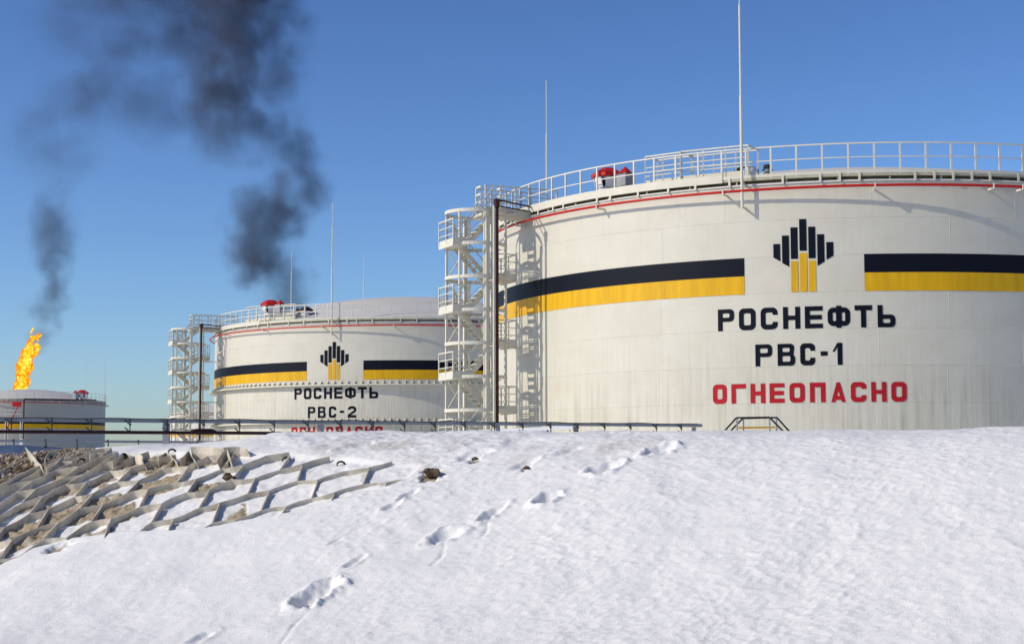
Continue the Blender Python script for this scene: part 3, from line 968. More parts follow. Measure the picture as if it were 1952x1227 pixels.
    rr = random.Random(int(cx * 10) + 5)
    a = a0
    while a < a1:
        o = link('rim_tab', tab, root, pol(R + .085, a, H_SHELL - .03)); o.rotation_euler = (0, 0, -math.radians(a))
        a += rr.choice([2.6, 4.2, 5.0, 7.4]) * 17.1 / R
    # red ring main with brackets
    zp, rp = 11.66, R + 0.42
    pts = [pol(rp, 360.0 * k / 144, zp) for k in range(144)]
    MB().tube(pts, 0.058, 8, closed=True).build('ring_pipe', M_redpipe, root, True)
    br = MB().bar((0, -.44, -.10), (0, .10, -.10), .06, .07).bar((0, .08, -.13), (0, .10, .10), .05, .05).mesh('pipe_bracket', M_cream)
    for a in brackets:
        o = link('pipe_bracket', br, root, pol(rp, a, zp)); o.rotation_euler = (0, 0, -math.radians(a))
    # lightning rods
    for az, far in masts:
        r0 = R + .40
        rod = MB()
        rod.tube([pol(r0, az, 10.95), pol(r0, az, 15.6)], rods_r * 1.35, 8).tube([pol(r0, az, 15.6), pol(r0, az, 19.4)], rods_r * .95, 8).tube([pol(r0, az, 19.4), pol(r0, az, rod_top)], rods_r * .55, 6)
        rod.bar(pol(R, az, 11.0), pol(r0 + .04, az, 11.0), .07).bar(pol(R, az, 12.0), pol(r0 + .04, az, 12.0), .07)
        rod.build('lightning_rod', M_cream, root)
    # wind girders
    for zg in girders:
        gm = MB().ringsect([(R + .005, zg + .02), (R + .46, zg - .02), (R + .46, zg - .12), (R + .005, zg - .10)], 0, 360, 180)
        gm.build('wind_girder', M_cream, root)
        tabs = MB()
        for k in range(190):
            a = 360.0 * k / 190
            t = pol(1, a); s_ = Vector((t.y, -t.x, 0))
            p0, p1, p2 = t * (R + .01) + Vector((0, 0, zg + .02)), t * (R + .30) + Vector((0, 0, zg + .01)), t * (R + .01) + Vector((0, 0, zg + .26))
            b = len(tabs.v)
            for sg in (-.035, .035): tabs.v += [p0 + s_ * sg, p1 + s_ * sg, p2 + s_ * sg]
            tabs.f += [(b, b + 1, b + 2), (b + 5, b + 4, b + 3), (b, b + 3, b + 4, b + 1), (b + 1, b + 4, b + 5, b + 2), (b + 2, b + 5, b + 3, b)]
        tag(tabs.build('girder_gussets', M_cream, root), kind='stuff')
    return root

def roof_vent(root, R, az, r_in, z, s=1.0, box_side=1, hood=None):
    hood = hood or M_redpipe
    """breather vent: octagonal body with dark louvres, flared red hood, grey valve box beside it"""
    p = pol(R - r_in, az, z)
    body = MB().lathe([(.02, 0), (.42 * s, 0), (.42 * s, .16 * s), (.36 * s, .18 * s), (.36 * s, .62 * s), (.30 * s, .64 * s), (.02, .64 * s)], 8, p, .2).build('roof_vent', M_white, root)
    MB().lathe([(.365 * s, .24 * s), (.372 * s, .24 * s), (.372 * s, .50 * s), (.365 * s, .50 * s)], 8, p, .2).build('louvre', M_dark, body)
    MB().lathe([(.50 * s, .60 * s), (.66 * s, .60 * s), (.66 * s, .74 * s), (.24 * s, .98 * s), (.02, 1.0 * s)], 8, p, .2).build('hood', hood, body)
    fl = MB()
    for k in (-1, 0, 1):
        t = pol(1, az + k * 55); q = p + t * .44 * s
        fl.bar(q + Vector((0, 0, .18 * s)), q + t * .10 * s + Vector((0, 0, .58 * s)), .34 * s, .03, up=t)
    fl.build('flared_panel', M_white, body)
    sd_ = Vector((math.cos(math.radians(az)), -math.sin(math.radians(az)), 0)) * box_side
    q = p + sd_ * .95 * s
    bx = MB().box(q + Vector((0, 0, .32 * s)), (.5 * s, .5 * s, .62 * s), Matrix.Rotation(-math.radians(az), 3, 'Z')).build('valve_box', M_grey, body)
    MB().lathe([(.26 * s, .64 * s), (.26 * s, .70 * s), (.02, .92 * s)], 8, q).build('valve_hood', hood, body)
    return body

def railed_platform(root, R, az, r_in, z, wt, wr, hgt=1.3):
    """small steel service platform on the roof, guarded on all sides"""
    rot = Matrix.Rotation(-math.radians(az), 3, 'Z')
    c = pol(R - r_in, az, z)
    def L(x, y, zz): return c + rot @ Vector((x, y, zz))
    o = MB().box(c, (wt, wr, .06), rot).build('service_platform', M_olive, root)
    for y in (-wr / 2, wr / 2):
        for (z0, w) in ((hgt, .055), (hgt * .62, .04), (hgt * .34, .04)):
            MB().bar(L(-wt / 2, y, z0), L(wt / 2, y, z0), w).build('guard_rail', M_cream, o)
        MB().bar(L(-wt / 2, y, .14), L(wt / 2, y, .14), .02, .22).build('kick_plate', M_cream, o)
        n = max(2, int(wt / 0.95))
        for k in range(n + 1):
            x = -wt / 2 + wt * k / n
            MB().bar(L(x, y, -.45), L(x, y, hgt), .06).build('guard_post', M_cream, o)
    for x in (-wt / 2, wt / 2):
        MB().bar(L(x, -wr / 2, hgt), L(x, wr / 2, hgt), .05).build('guard_rail', M_cream, o)
    return o

paint1 = lambda root: tank_paint('tank_paint_one', root, (0.615, 0.59, 0.495), (0.30, 0.28, 0.21), 1.0, 4.2)
paint2 = lambda root: tank_paint('tank_paint_two', root, (0.615, 0.59, 0.495), (0.31, 0.29, 0.225), 1.0, 7.0)
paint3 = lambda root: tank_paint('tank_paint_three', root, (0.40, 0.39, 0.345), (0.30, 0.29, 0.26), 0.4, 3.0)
paint4 = lambda root: tank_paint('tank_paint_four', root, (0.66, 0.64, 0.57), (0.45, 0.44, 0.40), 0.4, 3.0)

T1 = build_tank('storage_tank', 'largest cream storage tank at right, lettered PBC-1 under a navy and yellow emblem', 16.2307, 83.3447, 17.1, 2.7, 195.06, 18, paint1, M_roof,
                [(202.95, 0), (305.5, 1), (60, 1)], 104, (85, 295), [225.6 + 20 * k for k in (-8, -7, -6, -5, -4, -3, 1, 2)] + [225.6, 205.5, 185.5, 169.8], [(206, 262)], RVS1, rod_top=22.5)
T2 = build_tank('storage_tank', 'cream storage tank lettered PBC-2 with projecting girder rings, behind the spiral stair', -8.8865, 146.622, 17.1, 3.5, 197.24, 18, paint2, M_roof,
                [(197.46, 0), (315.2, 1), (340.86, 1)], 104, (85, 305), [200 + 19 * k for k in range(-5, 6)], [(222, 268)], RVS2, girders=(7.12, 4.20))
d3 = at(54, 800, 283.0)
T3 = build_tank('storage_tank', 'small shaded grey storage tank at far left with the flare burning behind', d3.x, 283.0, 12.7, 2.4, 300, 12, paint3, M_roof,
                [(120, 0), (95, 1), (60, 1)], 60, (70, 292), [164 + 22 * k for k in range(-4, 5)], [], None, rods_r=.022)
d4 = at(432, 800, 345.0)
T4 = build_tank('storage_tank', 'distant pale storage tank peeping out between the farther stair tower and girdered tank', d4.x, 345.0, 11.4, 2.2, 90, 12, paint4, M_roof,
                [(250, 0)], 50, (100, 300), [], [], None, rods_r=.035)

roof_vent(T1, 17.1, 227.3, 0.75, 12.42, 1.12, -1)
railed_platform(T1, 17.1, 216.5, 1.15, 12.42, 1.75, 1.0)
railed_platform(T1, 17.1, 208.2, 1.35, 12.45, 3.0, 1.2)
for az, dr, hz in ((206.8, 2.6, .95), (200.4, 1.0, .72)):
    p = pol(17.1 - dr, az, 12.2)
    v = MB().lathe([(.02, 0), (.16, 0), (.16, hz * .62), (.10, hz * .66), (.10, hz * .8), (.02, hz * .8)], 12, p).build('hatch_valve', M_grey, T1)
    MB().lathe([(.02, hz * .8), (.19, hz * .8), (.15, hz), (.02, hz)], 10, p).bar(p + Vector((-.22, 0, hz * .7)), p + Vector((.22, 0, hz * .7)), .05).build('valve_wheel', M_dark, v)
p = pol(15.6, 205.0, 12.35)
MB().bar(p, p + Vector((0, 0, .75)), .10).bar(p + Vector((-.15, 0, .55)), p + Vector((.3, 0, .72)), .09).build('crank_stand', M_dark, T1)
p = pol(15.4, 203.6, 12.3)
MB().lathe([(.02, 0), (.08, .02), (.08, .30), (.20, .40), (.26, .55), (.20, .72), (.02, .78)], 14, p).build('gauge_head', M_white, T1, True)
roof_vent(T2, 17.1, 221.5, 0.9, 12.9, 1.3, -1)
railed_platform(T2, 17.1, 226.0, 1.2, 12.5, 3.4, 1.2, 1.25)
railed_platform(T2, 17.1, 214.5, 1.2, 12.45, 2.2, 1.2, 1.2)
roof_vent(T2, 17.1, 212.0, 2.4, 12.7, .9, 1, M_rust)
roof_vent(T3, 12.7, 118, 0.8, 12.3, 1.7, 1)

# ------------------------------------------------------------------ stair towers beside the tanks
def stair_tower(label, loc, rz, flights, rise, tank_gap, pipe_u):
    root = thing('stair_tower', label, 'stair tower', loc, rz, 'stair towers beside the tanks')
    RR = 1.43
    ztop = flights * rise
    # columns
    for (u, v, w) in ((0, 1.30, .16), (0, -1.30, .16), (1.12, .80, .10), (1.12, -.80, .10), (-1.12, .80, .10), (-1.12, -.80, .10)):
        MB().box((u, v, ztop / 2), (w, w * 1.1, ztop)).build('column', M_cream, root)
    MB().box((.10, 1.22, ztop / 2), (.05, .10, ztop)).build('column_flange', M_cream, root)
    # hoops (the shell was delivered rolled round them)
    hoop = MB().ringsect([(RR, -.075), (RR, .075), (RR - .07, .075), (RR - .07, -.075)], 0, 360, 40).mesh('hoop', M_cream)
    spoke = MB()
    for a in (0, 90, 180, 270): spoke.bar(pol(.12, a, 0), pol(RR - .05, a, 0), .08, .10)
    for k in range(1, flights + 1):
        h = link('hoop', hoop, root, (0, 0, k * rise))
    # landings and flights
    tread = MB().box((0, 0, 0), (.26, .74, .035)).mesh('tread', M_cream)
    for k in range(1, flights + 1):
        z = k * rise
        side = 1 if k % 2 == 1 else -1          # odd landings outward (+u), even landings toward the tank
        u0, u1 = (.72 * side, (1.46 if side > 0 else 1.62) * side)
        MB().box(((u0 + u1) / 2, 0, z - .05), (abs(u1 - u0), 1.72, .06)).box((u1, 0, z - .06), (.06, 1.72, .14)).build('landing', M_olive if False else M_cream, root)
        if k == flights: continue
        # guard round the landing
        gr = MB()
        corners = [(u0, .87), (u1, .87), (u1, -.87), (u0, -.87)]
        for (ua, va), (ub, vb) in zip(corners[:-1], corners[1:]):
            for hz, w in ((1.10, .05), (.76, .035), (.42, .035)): gr.bar((ua, va, z + hz), (ub, vb, z + hz), w)
        gp = gr.build('guard_rail', M_cream, root)
        for ua, va in ((u0, .87), (u1, .87), (u1, 0), (u1, -.87), (u0, -.87)):
            MB().bar((ua, va, z - .05), (ua, va, z + 1.12), .055).build('guard_post', M_cream, root)
        kp = MB()
        for (ua, va), (ub, vb) in zip(corners[:-1], corners[1:]): kp.bar((ua, va, z + .10), (ub, vb, z + .10), .015, .26)
        kp.build('kick_plate', M_cream, root)
    for k in range(flights):
        # flight k rises from level k to k+1; odd k start outward and rise toward the tank
        out = (k % 2 == 1)
        ua, ub = (.74, -.74) if out else (-.74, .74)
        v = .42 if out else -.42
        za, zb = k * rise, (k + 1) * rise
        for dv in (-.38, .38):
            MB().bar((ua, v + dv, za - .05), (ub, v + dv, zb - .05), .035, .18).build('stringer', M_cream, root)
        nt_ = 7
        for q in range(nt_):
            t = (q + .6) / nt_
            link('tread', tread, root, (ua + (ub - ua) * t, v, za + (zb - za) * t + .02))
        hr = MB()
        for dv in ((.38,) if out else (-.38,)):
            hr.bar((ua, v + dv, za + .95), (ub, v + dv, zb + .95), .045).bar((ua, v + dv, za + .5), (ub, v + dv, zb + .5), .03)
            for t in (.08, .5, .92): hr.bar((ua + (ub - ua) * t, v + dv, za + (zb - za) * t), (ua + (ub - ua) * t, v + dv, za + (zb - za) * t + .97), .04)
        hr.build('handrail', M_cream, root)
        # lattice bracing on the far side
        MB().bar((.0, -1.28, za), (1.12, -.82, zb), .04).bar((1.12, -.82, za), (0, -1.28, zb), .04).build('brace', M_cream, root)
        
        pass
    # last flight up to the gangway and the gangway onto the roof
    zg = ztop + .0
    MB().box((-(.7 + tank_gap + .6) / 2 - .2, .0, zg - .06), (tank_gap + 1.6, 1.1, .12)).build('gangway', M_cream, root)
    for v in (-.55, .55):
        MB().bar((-.25, v, zg + .12), (-(tank_gap + 1.5), v, zg + .12), .02, .28).build('kick_plate', M_cream, root)
        for hz, w in ((1.25, .055), (.85, .04), (.48, .04)):
            MB().bar((-.25, v, zg + hz), (-(tank_gap + 1.4), v, zg + hz), w).build('guard_rail', M_cream, root)
        for u in (-.25, -1.0, -1.75, -2.5, -(tank_gap + 1.4)):
            MB().bar((u, v, zg - .1), (u, v, zg + 1.3), .07).build('guard_post', M_cream, root)
    for hz in (1.3, .95, .6, .28):
        MB().bar((-.25, -.55, zg + hz), (-.25, .0, zg + hz), .05, .09).build('gate_bar', M_cream, root)
        MB().bar((-1.3, -.55, zg + hz), (-1.3, .1, zg + hz), .05, .09).build('gate_bar', M_cream, root)
    MB().bar((.72, .80, ztop - 1.5 + .98), (-.55, .80, zg + 1.2), .05).bar((.72, .06, ztop - 1.5 + .98), (-.55, .06, zg + 1.2), .045).build('handrail', M_cream, root)
    # tie to the shell
    MB().bar((-1.1, .80, ztop - 2.7), (-tank_gap - .35 - 1.2, 2.3, ztop - 2.7), .10).build('shell_tie', M_cream, root)
    MB().bar((-1.1, -.80, ztop - 6.0), (-tank_gap - .2, -.9, ztop - 6.0), .08).build('shell_tie', M_cream, root)
    return root

def riser_pipe(label, loc, rz, u, v, z1, u_end, r=.07):
    root = thing('riser_pipe', label, 'pipe', loc, rz)
    MB().tube([(u, v, 0), (u, v, z1 - .1), (u - .05, v, z1), (u - .16, v, z1 + .05)], r, 10).build('pipe_riser', M_rust, root, True)
    MB().tube([(u - .02, v, z1 + .04), (u - .3, v, z1 + .04), (u_end, v * .4, z1 - .02)], r * .45, 8).tube([(u, v, z1 - .2), (u_end, v * .4, z1 - .24)], r * .35, 8).build('pipe_branch', M_rust, root, True)
    MB().lathe([(.02, z1 - .34), (r * 1.5, z1 - .30), (r * 1.9, z1 + .08), (.02, z1 + .12)], 10, (u, v, 0)).build('pipe_elbow', M_rust, root)
    MB().box((u + .13, v, z1 / 2 - .1), (.09, .09, z1 - .2)).build('support_post', M_cream, root)
    return root

# tower by the large tank
az_s = math.atan2(907 - 976, F_PX)
rad1 = 19.55
C1 = Vector((16.2307, 83.3447, 0))
dd = Vector((math.sin(az_s), math.cos(az_s), 0))
bq = C1.dot(dd); t_s = bq - math.sqrt(bq * bq - (C1.length_squared - rad1 ** 2))
S1 = dd * t_s
out1 = (S1 - C1).normalized()
rz1 = math.atan2(out1.y, out1.x)
stair_tower('cream hooped stair tower beside the large PBC-1 tank, its shadow on the shell', S1, rz1, 8, 1.5, rad1 - 17.1, -.3)
riser_pipe('dark maroon riser pipe standing in front of the large tank\'s stair tower', S1, rz1, -.28, 1.75, 12.35, -2.75, .085)
# tower by the second tank
az_s = math.atan2(357 - 976, F_PX)
C2 = Vector((-8.8865, 146.622, 0))
dd = Vector((math.sin(az_s), math.cos(az_s), 0))
bq = C2.dot(dd); disc = bq * bq - (C2.length_squared - 19.75 ** 2)
S2 = dd * (bq - math.sqrt(max(disc, 0.0)))
out2 = (S2 - C2).normalized()
rz2 = math.atan2(out2.y, out2.x)
stair_tower('distant slender stair tower left of the girdered PBC-2 tank', S2, rz2, 10, 1.215, (S2 - C2).length - 17.1, -.6)
riser_pipe('thin dark riser pipe in front of the distant stair tower by tank PBC-2', S2, rz2, -.72, 1.75, 12.45, -2.9, .085)
# stair and equipment by the far-left tank
q = at(27, 800, 267.0)
lt = thing('access_platform', 'small access platform with red box on the far-left shaded tank', 'platform', (q.x, 267.0, 0))
for x in (-1.2, 1.2):
    for y in (-.6, .6): MB().box((x, y, 4.6), (.14, .14, 9.2)).build('column', M_cream, lt)
MB().box((0, 0, 9.0), (2.8, 1.5, .15)).build('deck', M_cream, lt)
MB().box((.5, -.5, 11.2), (1.3, .5, .8)).build('red_box', M_redpipe, lt)
for z in (9.6, 10.2): MB().bar((-1.4, -.75, z), (1.4, -.75, z), .07).build('guard_rail', M_cream, lt)
MB().bar((-1.3, 0, 7.0), (.6, 0, 10.8), .14).build('brace', M_redpipe, lt)
MB().bar((-1.3, 0, 0), (-1.3, 0, 9), .22).build('drain_pipe', M_rust, lt)
q = at(45, 800, 264.0)
tag(MB().tube([(0, 0, 0), (0, 0, 11.9)], .11, 8).tube([(0, 0, 11.9), (10.5, 4, 11.9)], .09, 8).build('riser_pipe', M_rust, loc=(q.x, 264, 0)), 'dark riser pipe climbing the far-left shaded tank', 'pipe')
q = at(30, 848, 255.0)
wb = thing('valve_cabinet', 'small white cabinet at the foot of the far-left shaded tank', 'cabinet', (q.x, 255.0, 0))
MB().box((0, 0, 2.3), (1.6, 1.2, 4.6)).build('body', M_white, wb)
MB().box((.95, -.2, 2.7), (.35, .8, 5.4)).build('door_panel', M_white, wb)

# ------------------------------------------------------------------ cable rack crossing in front of the tanks
def rack_point(px):
    t = px / 1337.0
    dep = 50.0 / (1 - t * (1 - 50.0 / 65.0))     # perspective-correct run away to the right
    return dep

def rack_line(x0, y0, x1, y1, d0, d1):
    return at(x0, y0, d0), at(x1, y1, d1)

A0, A1 = rack_line(-260, 797, 1337, 810.5, 47.5, 65.0)
rk = thing('cable_rack', 'grey steel cable rack on posts running in front of the tanks', 'cable rack', (0, 0, 0))
dirv = (A1 - A0).normalized()
side = dirv.cross(Vector((0, 0, 1))).normalized()
MB().bar(A0 - dirv * 30, A1, .12, .12).build('beam', M_grey, rk)
L = (A1 - A0).length
cab = []
for k in range(0, int(L / .2)):
    s = k * .2
    cab.append(A0 + dirv * s + side * .085 + Vector((0, 0, .055 + .02 * math.sin(s * 2.3) * math.sin(s * .71))))
MB().tube(cab, .012, 5).build('cable', M_cable, rk)
hook = MB()
hk = MB().bar((0, .09, .06), (0, .09, -.36), .026).bar((0, .09, -.13), (.20, .12, .02), .03).bar((0, .09, -.36), (.18, .12, -.22), .03).box((0, .10, -.12), (.06, .05, .05)).box((0, .10, -.34), (.06, .05, .05)).mesh('cable_hanger', M_green)
ang = math.atan2(dirv.y, dirv.x)
s = .5
while s < L - .3:
    o = link('cable_hanger', hk, rk, A0 + dirv * s); o.rotation_euler = (0, 0, ang + math.pi)
    s += 1.235
for px_ in (-110, 315, 612, 950, 1098, 1322):
    best, bs = 1e9, 0
    for k in range(400):
        s = L * k / 400; p = A0 + dirv * s
        x, y, w = to_px(np.array(p.x), np.array(p.y), np.array(p.z))
        if abs(x - px_) < best: best, bs = abs(x - px_), s
    p = A0 + dirv * bs
    wd = .20 if px_ < 800 else .16
    MB().box((p.x, p.y + .05, (p.z - .07) / 2), (wd, wd, p.z - .075)).build('post', M_grey, rk)
# maroon pipe slung below the rack
B0, B1 = at(-260, 821, 46.5), at(560, 825.5, 54.0)
mp = thing('process_pipe', 'long dark maroon pipe running below the cable rack into the snow', 'pipe', (0, 0, 0))
bd = (B1 - B0).normalized()
MB().tube([B0 - bd * 25, B0, (B0 + B1) / 2, B1, B1 + bd * .5 - Vector((0, 0, .06)), B1 + bd * 1.2 - Vector((0, 0, .7)), B1 + bd * 1.3 - Vector((0, 0, 1.25))], .055, 10).build('pipe_run', M_rust, mp, True)
j_ = at(388, 822.5, 52.4)
MB().tube([j_ - bd * .42, j_ - bd * .25, j_ + bd * .25, j_ + bd * .42], [.05, .10, .10, .05], 10).build('pipe_joint', M_rust, mp, True)
# lower grey rail beyond
D0, D1 = at(-260, 838, 78.0), at(620, 844, 88.0)
lr = thing('cable_tray', 'low grey cable tray farther back, seen below the maroon pipe at left', 'cable tray', (0, 0, 0))
MB().bar(D0, D1, .16, .12).build('beam', M_grey, lr)
dv = (D1 - D0); n_ = 15
for k in range(n_):
    p = D0 + dv * (k + .5) / n_
    MB().box((p.x, p.y, (p.z - .06) / 2), (.05, .05, p.z - .062)).box((p.x, p.y - .1, p.z + .03), (.06, .05, .14)).build('post', M_green, lr)
# white low pipe run at the foot of the large tank's stair
E0, E1 = at(905, 823.5, 70.0), at(1092, 814.0, 69.0)
wp = thing('low_pipe', 'white low pipe run at the foot of the large tank\'s stair', 'pipe', (0, 0, 0))
MB().bar(E0, E1, .16, .16).build('pipe_run', M_white, wp)
for t in (.2, .45, .62, .78, .97):
    p = E0 + (E1 - E0) * t
    MB().box((p.x, p.y, (p.z - .09) / 2), (.07, .07, p.z - .09)).build('post', M_cream, wp)

# stile over the pipes
st = at(1440, 822, 57.0)
so = thing('crossing_stile', 'small steel crossing stile with black handrails in front of the large tank', 'stile', (st.x, 57.0, 0))
def PX(x, y, dy=0.0):
    p = at(x, y, 57.0 + dy); return (p.x - st.x, dy, p.z)
for dy, xs in ((-.35, ((1372, 831), (1404, 796), (1467, 795), (1502, 831))), (.45, ((1383, 831), (1416, 797), (1481, 795.5), (1513, 831)))):
    pts = [PX(x, y, dy) for x, y in xs]
    h = MB()
    for a, b_ in zip(pts[:-1], pts[1:]): h.tube([a, b_], .03, 8)
    h.build('handrail', M_black, so)
for x, dy in ((1405, -.35), (1467, -.35), (1417, .45), (1480, .45)):
    a = PX(x, 796, dy)
    MB().box((a[0], dy, a[2] / 2), (.05, .05, a[2] - .05)).build('post', M_grey, so)
a, b_ = PX(1408, 815, .1), PX(1478, 814, .1)
MB().bar(a, b_, .08, .06).build('toe_bar', M_yellow, so)
dk = PX(1440, 826, .05)
MB().box((0, .05, dk[2]), (1.25, .8, .05)).build('deck', M_grey, so)
for sgn in (-1, 1):
    for k in range(4):
        MB().box((sgn * (.75 + .17 * k), .05, dk[2] - .25 * (k + 1)), (.2, .75, .04)).build('step', M_grey, so)

# ------------------------------------------------------------------ flare flames and smoke
def volume_object(name, pts, depth, mat, lo, hi, res, warp, warp_scale, mod_scale, edge, y_half, seed=0.0, contrast=(0.32, 0.60), surface=None):
    """pts: (px, py, radius px, strength) chains; a procedural density field on a grid, made by geometry nodes"""
    k = depth / F_PX
    V, rad, stg = [], [], []
    for chain in pts:
        for s in range(len(chain) - 1):
            n = 10
            for q in range(n):
                t = q / n
                c = [chain[s][e] + (chain[s + 1][e] - chain[s][e]) * t for e in range(4)]
                V.append(at(c[0], c[1], depth)); rad.append(c[2] * k); stg.append(c[3])
        c = chain[-1]
        V.append(at(c[0], c[1], depth)); rad.append(c[2] * k); stg.append(c[3])
    me = bpy.data.meshes.new(name)
    me.from_pydata([tuple(v) for v in V], [], [])
    for nm, arr in (('rad', rad), ('stg', stg)):
        a = me.attributes.new(nm, 'FLOAT', 'POINT'); a.data.foreach_set('value', arr)
    o = link(name, me)
    ng = bpy.data.node_groups.new(name + '_field', 'GeometryNodeTree')
    ng.interface.new_socket('Geometry', in_out='INPUT', socket_type='NodeSocketGeometry')
    ng.interface.new_socket('Geometry', in_out='OUTPUT', socket_type='NodeSocketGeometry')
    nd, lk = ng.nodes, ng.links
    gi = nd.new('NodeGroupInput'); go = nd.new('NodeGroupOutput')
    pos = nd.new('GeometryNodeInputPosition')
    def noise(scale, detail, off):
        ad = nd.new('ShaderNodeVectorMath'); ad.operation = 'ADD'; ad.inputs[1].default_value = (off, off * 1.7, off * .3)
        lk.new(pos.outputs[0], ad.inputs[0])
        n_ = nd.new('ShaderNodeTexNoise'); n_.inputs['Scale'].default_value = scale; n_.inputs['Detail'].default_value = detail
        n_.inputs['Roughness'].default_value = .64
        lk.new(ad.outputs[0], n_.inputs['Vector'])
        return n_
    w1 = noise(warp_scale, 6.0, seed + 3.1)
    sb = nd.new('ShaderNodeVectorMath'); sb.operation = 'SUBTRACT'; sb.inputs[1].default_value = (.5, .5, .5)
    lk.new(w1.outputs['Color'], sb.inputs[0])
    sc = nd.new('ShaderNodeVectorMath'); sc.operation = 'SCALE'; sc.inputs['Scale'].default_value = warp
    lk.new(sb.outputs[0], sc.inputs[0])
    wp_ = nd.new('ShaderNodeVectorMath'); wp_.operation = 'ADD'
    lk.new(pos.outputs[0], wp_.inputs[0]); lk.new(sc.outputs[0], wp_.inputs[1])
    sn = nd.new('GeometryNodeSampleNearest'); sn.domain = 'POINT'
    lk.new(gi.outputs[0], sn.inputs['Geometry']); lk.new(wp_.outputs[0], sn.inputs['Sample Position'])
    def samp(kind, field):
        si = nd.new('GeometryNodeSampleIndex'); si.data_type = kind; si.domain = 'POINT'
        lk.new(gi.outputs[0], si.inputs['Geometry']); lk.new(sn.outputs[0], si.inputs['Index'])
        vs = [i for i in si.inputs if i.name == 'Value' and i.enabled][0]
        lk.new(field, vs)
        return [q_ for q_ in si.outputs if q_.enabled][0]
    def attr(nm):
        a = nd.new('GeometryNodeInputNamedAttribute'); a.data_type = 'FLOAT'; a.inputs['Name'].default_value = nm
        return [q_ for q_ in a.outputs if q_.enabled][0]
    pr_ = nd.new('GeometryNodeInputPosition')
    cp = samp('FLOAT_VECTOR', pr_.outputs[0]); rr_ = samp('FLOAT', attr('rad')); ss_ = samp('FLOAT', attr('stg'))
    ds = nd.new('ShaderNodeVectorMath'); ds.operation = 'DISTANCE'
    lk.new(wp_.outputs[0], ds.inputs[0]); lk.new(cp, ds.inputs[1])
    def math_(op, a, b_=None, clamp=False):
        m = nd.new('ShaderNodeMath'); m.operation = op; m.use_clamp = clamp
        for i, v in enumerate((a, b_)):
            if v is None: continue
            if isinstance(v, (int, float)): m.inputs[i].default_value = v
            else: lk.new(v, m.inputs[i])
        return m.outputs[0]
    def mapr(v, a, b_, c, d_):
        m = nd.new('ShaderNodeMapRange'); m.interpolation_type = 'SMOOTHSTEP'
        lk.new(v, m.inputs[0])
        for i, q_ in enumerate((a, b_, c, d_)): m.inputs[i + 1].default_value = q_
        return m.outputs[0]
    nd_ = math_('DIVIDE', ds.outputs['Value'], rr_)
    fall = mapr(nd_, 1.0, edge, 0.0, 1.0)
    n2_ = noise(mod_scale, 8.0, seed + 9.7)
    mod = mapr(n2_.outputs[0], contrast[0], contrast[1], 0.0, 1.0)
    den = math_('MULTIPLY', math_('MULTIPLY', fall, ss_), mod)
    vc = nd.new('GeometryNodeVolumeCube')
    lk.new(den, vc.inputs['Density'])
    a, b_ = at(lo[0], lo[1], depth), at(hi[0], hi[1], depth)
    vc.inputs['Min'].default_value = (a.x, depth - y_half, a.z); vc.inputs['Max'].default_value = (b_.x, depth + y_half, b_.z)
    vc.inputs['Resolution X'].default_value, vc.inputs['Resolution Y'].default_value, vc.inputs['Resolution Z'].default_value = res
    sm = nd.new('GeometryNodeSetMaterial'); sm.inputs['Material'].default_value = mat
    if surface is None:
        lk.new(vc.outputs[0], sm.inputs['Geometry'])
    else:
        vm = nd.new('GeometryNodeVolumeToMesh'); vm.inputs['Threshold'].default_value = surface
        lk.new(vc.outputs[0], vm.inputs['Volume']); lk.new(vm.outputs[0], sm.inputs['Geometry'])
    lk.new(sm.outputs[0], go.inputs[0])
    md = o.modifiers.new('field', 'NODES'); md.node_group = ng
    me.materials.append(mat)
    if surface is not None:                      # keep the flame as a plain mesh
        bpy.context.view_layer.update()
        dg = bpy.context.evaluated_depsgraph_get()
        m2 = bpy.data.meshes.new_from_object(o.evaluated_get(dg))
        o.modifiers.clear()
        o.data = m2
        m2.materials.clear(); m2.materials.append(mat)
        m2.polygons.foreach_set('use_smooth', [True] * len(m2.polygons))
    return o

def volume_material(name, color, density, emis=None):
    m = bpy.data.materials.new(name); m.use_nodes = True
    nt = m.node_tree; nt.nodes.clear()
    out = nt.nodes.new('ShaderNodeOutputMaterial')
    v = nt.nodes.new('ShaderNodeVolumePrincipled')
    v.inputs['Color'].default_value = (*color, 1)
    v.inputs['Density'].default_value = density
    if emis:
        at_ = nt.nodes.new('ShaderNodeAttribute'); at_.attribute_name = 'density'
        r = ramp(nt, at_.outputs['Fac'], emis)
        ms = nt.nodes.new('ShaderNodeMath'); ms.operation = 'MULTIPLY'; ms.inputs[1].default_value = 1.35
        nt.links.new(at_.outputs['Fac'], ms.inputs[0])
        nt.links.new(ms.outputs[0], v.inputs['Emission Strength'])
        nt.links.new(r.outputs[0], v.inputs['Emission Color'])
    nt.links.new(v.outputs[0], out.inputs['Volume'])
    return m

